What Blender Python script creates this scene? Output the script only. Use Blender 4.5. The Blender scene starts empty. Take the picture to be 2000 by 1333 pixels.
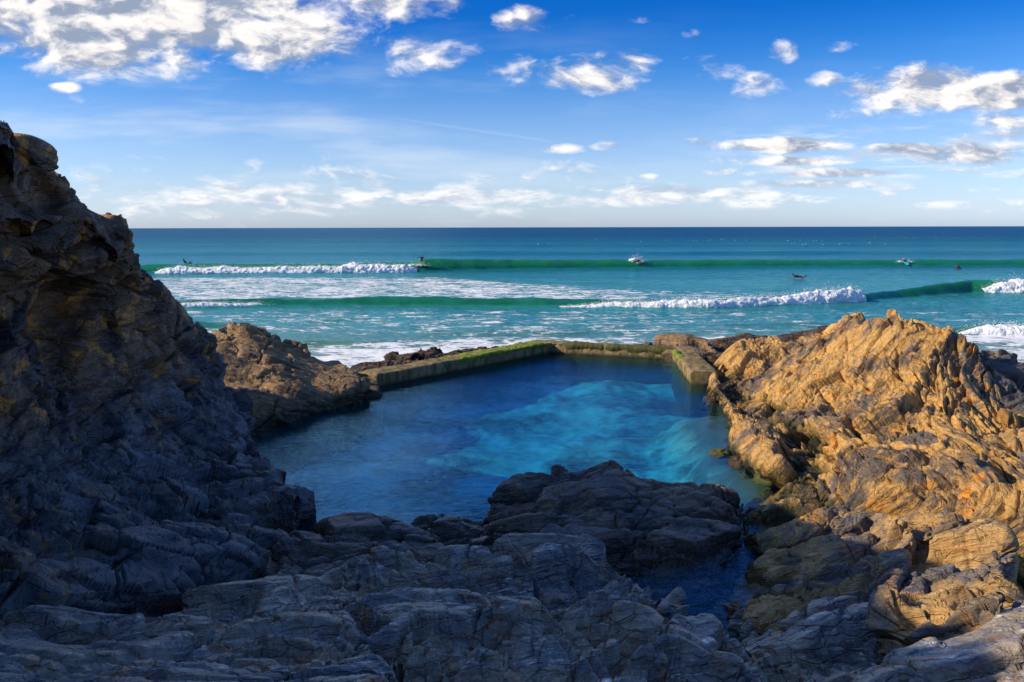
import bpy, bmesh, math, random
import numpy as np
from mathutils import Vector, Matrix

R = math.radians
scn = bpy.context.scene
COL = scn.collection

# ------------------------------------------------------------------ camera
F = 1732.0                       # focal length in photo pixels (2000 wide)
HC = 6.0                         # eye height over the pool water
SEA = -0.5                       # sea level
PITCH = math.atan((666.5 - 444.3) / F)
ROLL = 0.0023
_f = np.array([0, math.cos(PITCH), -math.sin(PITCH)])
_r0 = np.array([1.0, 0, 0]); _u0 = np.array([0, math.sin(PITCH), math.cos(PITCH)])
_r = _r0 * math.cos(ROLL) - _u0 * math.sin(ROLL)
_u = _u0 * math.cos(ROLL) + _r0 * math.sin(ROLL)
cam_d = bpy.data.cameras.new('camera')
cam = bpy.data.objects.new('camera', cam_d); COL.objects.link(cam)
cam_d.sensor_width = 36.0; cam_d.lens = 36.0 * F / 2000.0
cam_d.clip_start = 0.1; cam_d.clip_end = 60000
M = Matrix.Identity(4)
for i in range(3):
    M[i][0] = _r[i]; M[i][1] = _u[i]; M[i][2] = -_f[i]
M[0][3] = 0; M[1][3] = 0; M[2][3] = HC
cam.matrix_world = M
cam_d.dof.use_dof = True; cam_d.dof.focus_distance = 30.0; cam_d.dof.aperture_fstop = 5.6
scn.camera = cam

# ------------------------------------------------------------------ light
SUN_EL = R(27.5); SUN_BACK = R(7.0)       # sun on the left, a little behind the camera
TOSUN = np.array([-math.cos(SUN_EL) * math.cos(SUN_BACK), -math.cos(SUN_EL) * math.sin(SUN_BACK), math.sin(SUN_EL)])
sun_d = bpy.data.lights.new('sun', 'SUN'); sun_d.energy = 5.0; sun_d.angle = R(0.5); sun_d.color = (1.0, 0.83, 0.58)
sun = bpy.data.objects.new('sun', sun_d); COL.objects.link(sun)
sun.rotation_euler = Vector(TOSUN).to_track_quat('Z', 'Y').to_euler()
scn.view_settings.view_transform = 'Standard'; scn.view_settings.look = 'None'
scn.view_settings.exposure = 0.22; scn.view_settings.gamma = 1.0
scn.render.engine = 'CYCLES'
scn.cycles.use_denoising = True
scn.cycles.max_bounces = 6; scn.cycles.transparent_max_bounces = 8
scn.cycles.caustics_reflective = False; scn.cycles.caustics_refractive = False


class NG:
    """small helper for node graphs"""
    def __init__(s, nt):
        s.nt = nt; s.n = nt.nodes; s.l = nt.links
    def new(s, t, **kw):
        n = s.n.new(t)
        for k, v in kw.items(): setattr(n, k, v)
        return n
    def put(s, sock, v):
        if isinstance(v, bpy.types.NodeSocket): s.l.new(v, sock)
        elif isinstance(v, (tuple, list)) and sock.type == 'RGBA' and len(v) == 3: sock.default_value = (*v, 1)
        else: sock.default_value = v
    def m(s, op, a, b=None, c=None, clamp=False):
        n = s.new('ShaderNodeMath', operation=op, use_clamp=clamp); s.put(n.inputs[0], a)
        if b is not None: s.put(n.inputs[1], b)
        if c is not None: s.put(n.inputs[2], c)
        return n.outputs[0]
    def v(s, op, a, b=None, c=None, out=0):
        n = s.new('ShaderNodeVectorMath', operation=op); s.put(n.inputs[0], a)
        if b is not None: s.put(n.inputs[1], b)
        if c is not None: s.put(n.inputs[2], c)
        return n.outputs['Value'] if op in ('DOT_PRODUCT', 'LENGTH', 'DISTANCE') else n.outputs[0]
    def mix(s, f, a, b, mode='MIX'):
        n = s.new('ShaderNodeMix', data_type='RGBA', blend_type=mode)
        s.put(n.inputs[0], f); s.put(n.inputs[6], a); s.put(n.inputs[7], b)
        return n.outputs[2]
    def ss(s, x, lo, hi, a=0.0, b=1.0):
        n = s.new('ShaderNodeMapRange', interpolation_type='SMOOTHSTEP')
        for i, q in enumerate((x, lo, hi, a, b)): s.put(n.inputs[i], q)
        return n.outputs[0]
    def noise(s, vec, scale, detail=4, rough=0.55, dist=0.0, lac=2.0):
        n = s.new('ShaderNodeTexNoise'); s.put(n.inputs['Vector'], vec)
        n.inputs['Scale'].default_value = scale; n.inputs['Detail'].default_value = detail
        n.inputs['Roughness'].default_value = rough; n.inputs['Distortion'].default_value = dist
        n.inputs['Lacunarity'].default_value = lac
        return n.outputs[0]
    def comb(s, x, y, z):
        n = s.new('ShaderNodeCombineXYZ')
        for i, q in enumerate((x, y, z)): s.put(n.inputs[i], q)
        return n.outputs[0]
    def sep(s, v):
        n = s.new('ShaderNodeSeparateXYZ'); s.put(n.inputs[0], v); return n.outputs


# ------------------------------------------------------------------ sky
def build_sky():
    w = bpy.data.worlds.new('World'); scn.world = w; w.use_nodes = True
    g = NG(w.node_tree); g.n.clear()
    sky = g.new('ShaderNodeTexSky', sky_type='NISHITA')
    sky.sun_disc = False; sky.sun_elevation = SUN_EL
    sky.sun_rotation = math.atan2(TOSUN[0], TOSUN[1])
    sky.altitude = 0; sky.air_density = 1.0; sky.dust_density = 0.6; sky.ozone_density = 2.5
    d = g.new('ShaderNodeTexCoord').outputs['Generated']
    x, y, z = g.sep(d)[:3]
    yy = g.m('MAXIMUM', y, 0.05)
    a = g.m('DIVIDE', x, yy)          # tangent of azimuth from due north
    e = g.m('DIVIDE', z, yy)          # tangent of elevation
    front = g.ss(y, 0.1, 0.3)
    # clear sky, a little purer than the model's
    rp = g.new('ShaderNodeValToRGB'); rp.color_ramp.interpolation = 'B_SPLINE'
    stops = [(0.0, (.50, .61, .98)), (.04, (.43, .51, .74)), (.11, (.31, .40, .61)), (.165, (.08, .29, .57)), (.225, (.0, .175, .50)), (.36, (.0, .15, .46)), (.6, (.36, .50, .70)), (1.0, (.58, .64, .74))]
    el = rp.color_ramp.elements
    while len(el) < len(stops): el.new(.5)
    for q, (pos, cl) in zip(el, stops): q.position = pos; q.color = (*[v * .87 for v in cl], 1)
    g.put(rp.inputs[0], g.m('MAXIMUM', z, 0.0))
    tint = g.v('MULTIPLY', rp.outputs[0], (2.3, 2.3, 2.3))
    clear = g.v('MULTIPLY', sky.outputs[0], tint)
    # cloud field : soft ellipses of cover times turbulent noise
    def U(px, py): return ((px - 1000) / F, (444 - py) / F * 0.985)
    blobs = [  # px, py, rx, ry, weight
        (330, 10, 420, 80, 1.6), (540, 80, 140, 64, 1.45), (230, 95, 190, 56, 1.35), (60, 15, 130, 50, 1.2), (330, 122, 110, 32, 1.0), (420, 40, 250, 70, 1.5),
        (760, 5, 100, 45, 1.0), (870, 25, 50, 22, .6), (830, 105, 95, 36, .8), (690, 100, 45, 30, .7), (50, 105, 45, 16, .7),
        (685, 60, 26, 14, .7), (152, 173, 26, 9, .75), (985, 145, 50, 26, .55), (1170, 155, 100, 34, .78), (1235, 130, 40, 26, .7),
        (1030, 50, 52, 24, .75), (1105, 50, 30, 14, .6), (1242, 50, 28, 13, .65), (1330, 78, 20, 8, .45),
        (1395, 140, 70, 24, .62), (1508, 118, 32, 22, .8), (1470, 165, 50, 24, .7), (1600, 162, 42, 20, .75), (1620, 100, 30, 12, .4),
        (1790, 182, 160, 40, 1.4), (1930, 188, 110, 34, 1.3), (1650, 225, 55, 14, .6), (1960, 240, 90, 22, .8), (1950, 270, 70, 16, .6),
        (1100, 291, 38, 9, .7), (1185, 288, 35, 8, .55), (1370, 282, 45, 9, .55), (1520, 287, 130, 13, 1.15), (1540, 318, 90, 8, 1.0),
        (1400, 338, 55, 10, .6), (1760, 295, 90, 11, 1.1), (1890, 308, 150, 24, 1.25), (1640, 341, 120, 9, 1.1), (1450, 316, 70, 10, .5), (1265, 347, 20, 6, .6),
        (1340, 380, 150, 17, 1.25), (1000, 384, 90, 15, 1.2), (1600, 362, 160, 9, 1.1), (860, 388, 80, 15, 1.2), (700, 394, 100, 14, .85), (560, 398, 110, 16, .75), (1180, 392, 90, 12, .8), (290, 376, 45, 16, .7),
        (460, 374, 32, 13, .7), (740, 370, 480, 45, .38), (300, 400, 300, 50, .42), (1950, 408, 60, 16, .5), (970, 347, 40, 7, .5), (1120, 351, 50, 6, .5),
        (1025, 352, 22, 8, .6), (810, 347, 20, 6, .5),
        # over the top of the frame, seen mirrored in the pool
        (560, -70, 330, 85, 1.7), (680, -170, 130, 130, 1.5), (100, -120, 300, 90, .9), (1500, -330, 300, 60, .7)]
    field = None
    ae = g.comb(a, e, 0.0)
    for px, py, rx, ry, wt in blobs:
        cx, cy = U(px, py); kx, ky = F / (rx * 1.34), F / (ry * 1.34)
        q = g.v('MULTIPLY_ADD', ae, (kx, ky, 0), (-cx * kx, -cy * ky, 0))
        r2 = g.v('DOT_PRODUCT', q, q)
        b = g.m('MULTIPLY_ADD', r2, -wt, wt)
        field = b if field is None else g.m('MAXIMUM', field, b)
    field = g.m('MAXIMUM', field, -0.35)
    # finer puffs near the horizon
    es = g.m('ADD', g.m('ABSOLUTE', e), 0.075)
    lay = g.comb(g.m('MULTIPLY', a, 2.2), g.m('MULTIPLY', g.m('POWER', es, 0.55), 4.2), 1.7)
    warp = g.noise(lay, 5.0, 3, 0.5)
    layw = g.v('ADD', lay, g.comb(g.m('MULTIPLY_ADD', warp, .16, -.08), g.m('MULTIPLY_ADD', warp, -.10, .05), 0.0))
    def dens(off):
        nz = g.noise(g.v('ADD', layw, off), 5.2, 9, 0.60)
        n2 = g.noise(g.v('ADD', layw, off), 13.0, 5, 0.6)
        q = g.m('MULTIPLY_ADD', nz, 2.7, -1.35)
        q = g.m('ADD', q, g.m('MULTIPLY_ADD', n2, .8, -.4))
        return g.m('ADD', g.m('MULTIPLY', q, 1.2), field)
    d0 = dens((0, 0, 0)); d1 = dens((-0.030, 0.034, 0))   # a step towards the sun
    alpha = g.m('MULTIPLY', g.ss(d0, 0.18, 1.15), g.ss(e, .0, .10, .70, 1.0))
    thick = g.ss(d0, 0.9, 2.9)
    lit = g.ss(g.m('SUBTRACT', d0, d1), -0.35, 0.38)
    lit = g.m('SUBTRACT', lit, g.m('MULTIPLY', thick, 0.6), clamp=True)
    cc = g.mix(g.ss(e, .10, .0), g.mix(lit, (2.3, 2.8, 3.8), (8.4, 7.9, 7.5)), g.mix(lit, (4.4, 5.0, 6.1), (8.2, 7.9, 7.8)))
    # cirrus veil + haze towards the horizon, brighter on the sun's side
    veil = g.noise(g.comb(g.m('MULTIPLY', a, 1.6), g.m('MULTIPLY', e, 9.0), .3), 2.6, 5, 0.55)
    vm = g.m('MULTIPLY', g.ss(veil, .46, .75), g.m('MULTIPLY', g.ss(e, .26, .08), g.ss(a, .35, -.35, .1, .55)))
    trail = g.m('ABSOLUTE', g.m('ADD', e, g.m('MULTIPLY_ADD', a, .145, -.1005)))
    tm = g.m('MULTIPLY', g.ss(trail, .0024, .0002), g.m('MULTIPLY', g.ss(a, -.2, -.06, 0, .11), g.ss(a, .05, .035)))
    vm = g.m('MULTIPLY', g.m('MAXIMUM', vm, tm), front)
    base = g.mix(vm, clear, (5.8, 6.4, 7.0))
    glow = g.m('MULTIPLY_ADD', g.m('MULTIPLY', g.ss(e, .262, .32), g.ss(a, .05, -.05)), 1.6, 1.0)  # brightens the unseen clouds above the frame to whiten their reflection in the pool
    cc = g.v('MULTIPLY', cc, g.comb(glow, glow, glow))
    lowc = g.comb(g.m('MULTIPLY', a, 13.0), g.m('MULTIPLY', e, 46.0), 4.2)
    ln = g.noise(lowc, 1.0, 8, .62, .2); ln2 = g.noise(g.v('ADD', lowc, (-.35, .5, 0)), 1.0, 8, .62, .2)
    rowm = g.m('MULTIPLY', g.ss(e, .016, .026), g.ss(e, .056, .034)); rowm = g.m('MULTIPLY', rowm, g.ss(a, -.36, -.22, .25, 1.0))
    stm = g.m('MULTIPLY', g.m('MULTIPLY', g.ss(e, .048, .062), g.ss(e, .125, .085)), g.ss(a, .16, .38))
    st = g.noise(g.comb(g.m('MULTIPLY', a, 8.0), g.m('MULTIPLY', e, 62.0), 8.1), 1.0, 7, .60, .3)
    la = g.m('MAXIMUM', g.m('MULTIPLY', g.ss(ln, .51, .66), g.m('MULTIPLY', rowm, .8)), g.m('MULTIPLY', g.ss(st, .47, .66), g.m('MULTIPLY', stm, .8)))
    lc = g.mix(g.ss(g.m('SUBTRACT', ln, ln2), -.12, .12), (4.4, 5.0, 6.0), (8.0, 7.8, 7.7))
    base = g.mix(g.m('MULTIPLY', la, front), base, lc)
    full = g.mix(g.m('MULTIPLY', alpha, front), base, cc)
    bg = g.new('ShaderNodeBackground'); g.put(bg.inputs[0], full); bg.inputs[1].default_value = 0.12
    out = g.new('ShaderNodeOutputWorld'); g.l.new(bg.outputs[0], out.inputs[0])
    w.cycles.sampling_method = 'MANUAL'; w.cycles.sample_map_resolution = 1024
build_sky()


# ------------------------------------------------------------------ geometry helpers
def ray(px, py):
    return _f + _r * ((px - 1000.0) / F) + _u * ((666.5 - py) / F)
def PY(px, py, Y):
    d = ray(px, py); return np.array([0, 0, HC]) + d * (Y / d[1])
def PZ(px, py, z):
    d = ray(px, py); return np.array([0, 0, HC]) + d * ((z - HC) / d[2])
def PT(t):
    return PY(*t) if len(t) == 3 else PZ(t[0], t[1], t[3])

def _hash(ix, iy, iz, seed):
    h = (ix.astype(np.uint32) * np.uint32(374761393)) ^ (iy.astype(np.uint32) * np.uint32(668265263)) ^ (iz.astype(np.uint32) * np.uint32(2147483647 - 1640531)) ^ np.uint32((seed * 2654435761) & 0xffffffff)
    h = (h ^ (h >> np.uint32(15))) * np.uint32(2246822519)
    h = (h ^ (h >> np.uint32(13))) * np.uint32(3266489917)
    return h ^ (h >> np.uint32(16))
def perlin(Pn, seed=0):
    i = np.floor(Pn).astype(np.int32); f = (Pn - i)
    u = f * f * f * (f * (f * 6 - 15) + 10)
    out = 0.0
    for dx in (0, 1):
        wx = u[:, 0] if dx else 1 - u[:, 0]
        for dy in (0, 1):
            wy = u[:, 1] if dy else 1 - u[:, 1]
            for dz in (0, 1):
                wz = u[:, 2] if dz else 1 - u[:, 2]
                h = _hash(i[:, 0] + dx, i[:, 1] + dy, i[:, 2] + dz, seed)
                gx = (h & np.uint32(1023)).astype(np.float64) / 511.5 - 1
                gy = ((h >> np.uint32(10)) & np.uint32(1023)).astype(np.float64) / 511.5 - 1
                gz = ((h >> np.uint32(20)) & np.uint32(1023)).astype(np.float64) / 511.5 - 1
                out = out + wx * wy * wz * (gx * (f[:, 0] - dx) + gy * (f[:, 1] - dy) + gz * (f[:, 2] - dz))
    return out
def fbm(Pn, octs=4, seed=0, gain=0.5, ridged=False):
    o = 0.0; a = 1.0; q = Pn.copy()
    for k in range(octs):
        n = perlin(q, seed + k * 17)
        o = o + a * ((0.5 - np.abs(n) * 1.6) if ridged else n)
        q = q * 2.03 + 7.31; a *= gain
    return o
def worley(Pn, seed=0, k=13.0):
    """soft cells: each jittered cell carries a tilted plane; planes blend over a narrow seam. Returns (plane height, seam width, number of the cell)"""
    i = np.floor(Pn).astype(np.int32); n = len(Pn); fr = (Pn - i).astype(np.float32)
    f1 = np.full(n, 9.0, np.float32); f2 = np.full(n, 9.0, np.float32); num = np.zeros(n, np.float32); ws = np.full(n, 1e-12, np.float32); cid = np.zeros(n, np.float32)
    for dx in (-1, 0, 1):
        for dy in (-1, 0, 1):
            for dz in (-1, 0, 1):
                h = _hash(i[:, 0] + dx, i[:, 1] + dy, i[:, 2] + dz, seed)
                jx = (h & np.uint32(255)).astype(np.float32) * (.8 / 255); jy = ((h >> np.uint32(8)) & np.uint32(255)).astype(np.float32) * (.8 / 255)
                jz = ((h >> np.uint32(16)) & np.uint32(255)).astype(np.float32) * (.8 / 255)
                vx = fr[:, 0] - (dx + .1) - jx; vy = fr[:, 1] - (dy + .1) - jy; vz = fr[:, 2] - (dz + .1) - jz
                dd = np.sqrt(vx * vx + vy * vy + vz * vz)
                h2 = (h ^ (h >> np.uint32(15))) * np.uint32(2246822519); h2 ^= h2 >> np.uint32(13)
                r0 = (h2 & np.uint32(255)).astype(np.float32) / 127.5 - 1; r1 = ((h2 >> np.uint32(8)) & np.uint32(255)).astype(np.float32) / 127.5 - 1
                r2 = ((h2 >> np.uint32(16)) & np.uint32(255)).astype(np.float32) / 127.5 - 1
                w = np.exp(-k * dd) * 1e3
                num += w * (r0 + 1.5 * (r1 * vx + r2 * vy)); ws += w
                near = dd < f1
                f2 = np.where(near, f1, np.minimum(f2, dd)); f1 = np.where(near, dd, f1); cid = np.where(near, r2, cid)
    return num / ws, f2 - f1, cid

def hermite(pts, n):
    """pts (K,...) -> n samples, finite-difference cubic"""
    K = len(pts)
    seg = np.array([np.linalg.norm((pts[k + 1] - pts[k]).reshape(-1, 3), axis=1).mean() for k in range(K - 1)]) + 1e-6
    t = np.concatenate([[0], np.cumsum(seg)]); t /= t[-1]
    return t, pts
def sample(pts, t, q):
    K = len(pts); tan = np.zeros_like(pts)
    for k in range(K):
        if k == 0: tan[k] = (pts[1] - pts[0]) / (t[1] - t[0])
        elif k == K - 1: tan[k] = (pts[-1] - pts[-2]) / (t[-1] - t[-2])
        else:
            a = (pts[k] - pts[k - 1]) / (t[k] - t[k - 1]); b = (pts[k + 1] - pts[k]) / (t[k + 1] - t[k])
            wa = (t[k + 1] - t[k]); wb = (t[k] - t[k - 1]); tan[k] = (a * wa + b * wb) / (wa + wb) * 0.85
    idx = np.clip(np.searchsorted(t, q, side='right') - 1, 0, K - 2)
    h = (t[idx + 1] - t[idx]); s = (q - t[idx]) / h
    sh = (-1,) + (1,) * (pts.ndim - 1)
    s = s.reshape(sh); h = h.reshape(sh)
    return ((2 * s**3 - 3 * s**2 + 1) * pts[idx] + (s**3 - 2 * s**2 + s) * h * tan[idx] + (-2 * s**3 + 3 * s**2) * pts[idx + 1] + (s**3 - s**2) * h * tan[idx + 1])

def grid_normals(G):
    du = np.gradient(G, axis=0); dv = np.gradient(G, axis=1)
    n = np.cross(du, dv); n /= np.linalg.norm(n, axis=2, keepdims=True) + 1e-9
    return n
def mesh_grid(name, G, mat, smooth=True, wrap=False, origin=None, attrs=None, keep=None):
    A, B = G.shape[:2]
    V = G.reshape(-1, 3)
    o = np.array(origin) if origin is not None else np.array([V[:, 0].mean(), V[:, 1].mean(), V[:, 2].min()])
    ii, jj = np.meshgrid(np.arange(A - 1), np.arange(B - 1), indexing='ij')
    a = ii * B + jj
    quads = np.stack([a, a + B, a + B + 1, a + 1], -1).reshape(-1, 4)
    if keep is not None: quads = quads[keep.reshape(-1)]
    me = bpy.data.meshes.new(name)
    me.vertices.add(len(V)); me.vertices.foreach_set('co', (V - o).astype(np.float32).ravel())
    me.loops.add(len(quads) * 4); me.loops.foreach_set('vertex_index', quads.astype(np.int32).ravel())
    me.polygons.add(len(quads)); me.polygons.foreach_set('loop_start', np.arange(0, len(quads) * 4, 4, dtype=np.int32))
    me.polygons.foreach_set('loop_total', np.full(len(quads), 4, np.int32))
    me.polygons.foreach_set('use_smooth', np.full(len(quads), smooth, bool))
    for k, v in (attrs or {}).items():
        at = me.attributes.new(k, 'FLOAT', 'POINT'); at.data.foreach_set('value', v.astype(np.float32).ravel())
    me.materials.append(mat); me.update(calc_edges=True); me.validate()
    ob = bpy.data.objects.new(name, me); ob.location = o; COL.objects.link(ob)
    return ob
def tag(o, label=None, cat=None, group=None, kind=None):
    if label: o['label'] = label
    if cat: o['category'] = cat
    if group: o['group'] = group
    if kind: o['kind'] = kind
    return o

def frame(n, strike=None):
    n = np.array(n, float); n /= np.linalg.norm(n)
    s = np.array(strike if strike is not None else (1, 0.3, 0), float); s -= n * s.dot(n); s /= np.linalg.norm(s)
    return np.stack([s, np.cross(n, s), n])

RES = 2.6           # photo pixels per mesh cell
def _disp(Pw, B, seed, blocks, lam=0.04, lth=0.22, rough=0.05, warp=0.25, big=0.0, sharp=30.0, crack=1.1, joint=(1.7, 1.1)):
    warp = warp * .6
    Q = Pw @ B.T
    wv = np.stack([fbm(Pw * 0.30 + 3.1 * k, 2, seed + k) for k in range(3)], 1)
    jig = np.stack([perlin(Pw * 1.3 + 5.7 * k, seed + 40 + k) for k in range(3)], 1)
    Qw = Q + wv * warp
    d = np.zeros(len(Pw))
    if big: d += big * fbm(Pw * 0.25, 2, seed + 91)
    for k, (sx, sy, sz, amp) in enumerate(blocks):
        pl, edge, cid = worley((Qw + jig * .10 * sy) / np.array([sx, sy, sz]), seed + 5 * k, sharp)
        d += amp * pl - amp * crack * np.exp(-(edge / 0.055) ** 2) * (cid > -.1)
    # bedding ledges at three sizes: saw-tooth layers of uneven thickness, each size only in places
    z0 = np.zeros(len(d), np.int32)
    wav = fbm(Q * np.array([.22, .22, .35]), 2, seed + 60)
    for lv, (am, th, wk) in enumerate(((2.1, lth * 3.1, .12), (1.0, lth, .2), (.28, lth * .30, .35))):
        patch = np.clip(.42 + 2.1 * perlin(Pw * (.32, .45, .6)[lv] + 9.1 * lv, seed + 77 + lv), .04, 1)
        s = Qw[:, 2] / th + wav * wk + .05 * jig[:, 0]
        li = np.floor(s); fr = s - li; li = li.astype(np.int32)
        hr = (_hash(li, z0, z0, seed + 71 + lv) & np.uint32(1023)) / 1023.0
        hn = (_hash(li + 1, z0, z0, seed + 71 + lv) & np.uint32(1023)) / 1023.0
        e = np.clip((fr - .90) / .10, 0, 1)
        d += am * lam * patch * ((hr * (1 - e) + hn * e) * 1.4 - .7 + (fr * (1 - e)) * .8 - .35)
    # joints: long cracks square to the bedding
    for k, sp in enumerate(joint):
        s = (Qw[:, 0] * (.92, -.5)[k] + Qw[:, 1] * (.39, .87)[k]) / sp + .16 * jig[:, k] + 3.3 * k
        li = np.floor(s).astype(np.int32); of = .5 + .5 * ((_hash(li, z0, z0, seed + 31 + k) & np.uint32(1023)) / 1023.0 - .5)
        jm = np.clip(4 * perlin(Pw * .5 + 4.4 * k, seed + 33 + k) + .2, 0, 1)
        d -= (lam * 1.2 + .06) * jm * np.exp(-((s - li - of) * sp / .035) ** 2)
    sm = np.clip(.5 + 1.5 * perlin(Pw * .37, seed + 66), .15, 1)
    d += lam * 0.25 * sm * fbm(Qw * np.array([.22, .22, 5.5]), 3, seed + 80)
    d += rough * (1.25 - sm) * fbm(Pw * 2.9, 4, seed + 85, 0.58, ridged=True)
    return d
from concurrent.futures import ThreadPoolExecutor
def rock_disp(Pw, B, seed, blocks, cap=.45, **kw):
    with ThreadPoolExecutor(4) as ex:
        d = np.concatenate(list(ex.map(lambda c: _disp(c, B, seed, blocks, **kw), np.array_split(Pw, max(4, len(Pw) // 40000)))))
    d = d - d.mean() - .75 * d.std(); c = cap * d.std()
    return np.where(d > c, c + (d - c) * .3, d)       # keep the drawn skyline as the outer hull

def rock(name, cols, mat, B, label, cat='rock', seed=1, back=((0, .9, -.35), (0, 2.2, -1.6), (0, 3.0, -4.0)), front=((0, -.12, -1.0), (0, .25, -3.0)),
         side=((.35, .25, -.6), (.8, .7, -2.4)), blocks=(), res=None, amp=1.0, bias=(.85, .25), group=None, **kw):
    """cols: columns of (px, py, depth) from the skyline down to the foot; a back, a foot and two flanks close it"""
    net = np.array([[PT(t) for t in c] for c in cols])            # (C, K, 3)
    add = [net]
    bk = [net[:, :1] + np.array(b) for b in back][::-1]
    ft = [net[:, -1:] + np.array(b) for b in front]
    net = np.concatenate(bk + [net] + ft, 1)
    if side:
        L = [net[:1] + np.array((-s[0], s[1], s[2])) for s in side][::-1]
        Rr = [net[-1:] + np.array((s[0], s[1], s[2])) for s in side]
        net = np.concatenate(L + [net] + Rr, 0)
    # sizes in photo pixels
    dist = np.maximum(net[..., 1], 2.0)
    def plen(a, axis):
        d = np.linalg.norm(np.diff(a, axis=axis), axis=2)
        dm = (dist[1:] + dist[:-1]) / 2 if axis == 0 else (dist[:, 1:] + dist[:, :-1]) / 2
        return (d / dm * F).sum(axis).max()
    rs = res or RES
    n0 = int(min(1100, plen(net, 0) / rs)) + 8; n1 = int(min(1000, plen(net, 1) / rs)) + 8
    t0, _ = hermite(net, n0); g = sample(net, t0, np.linspace(0, 1, n0))
    gt = np.swapaxes(g, 0, 1); t1, _ = hermite(np.swapaxes(net, 0, 1), n1)
    g = np.swapaxes(sample(gt, t1, np.linspace(0, 1, n1)), 0, 1)
    N = grid_normals(g); c = g.reshape(-1, 3); n = N.reshape(-1, 3)
    # normals point at the eye's side
    mid = N[n0 // 2, n1 // 2]
    tocam = np.array([0, 0, HC]) - g[n0 // 2, n1 // 2]
    if mid.dot(tocam) < 0: n = -n; g = g[::-1]; c = g.reshape(-1, 3); n = (-N[::-1]).reshape(-1, 3)
    d = rock_disp(c, B, seed, blocks, **kw) * amp
    # ledges push out partly along the bedding, so that they overhang
    dirn = n * bias[0] + B[2] * bias[1]
    G = (c + dirn * d[:, None]).reshape(g.shape)
    return tag(mesh_grid(name, G, mat), label, cat, group)


# ------------------------------------------------------------------ materials
def new_mat(name):
    m = bpy.data.materials.new(name); m.use_nodes = True
    g = NG(m.node_tree); g.n.clear()
    out = g.new('ShaderNodeOutputMaterial'); bs = g.new('ShaderNodeBsdfPrincipled')
    g.l.new(bs.outputs[0], out.inputs[0])
    return m, g, bs, out
def plain(name, col, rough=0.6, vary=0.12, scale=8.0, spec=0.3):
    m, g, bs, out = new_mat(name)
    co = g.new('ShaderNodeTexCoord').outputs['Object']
    n = g.noise(co, scale, 4)
    f = g.m('MULTIPLY_ADD', n, 2 * vary, 1 - vary)
    g.put(bs.inputs['Base Color'], g.v('MULTIPLY', col, g.comb(f, f, f)))
    bs.inputs['Roughness'].default_value = rough; bs.inputs['Specular IOR Level'].default_value = spec
    return m

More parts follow.
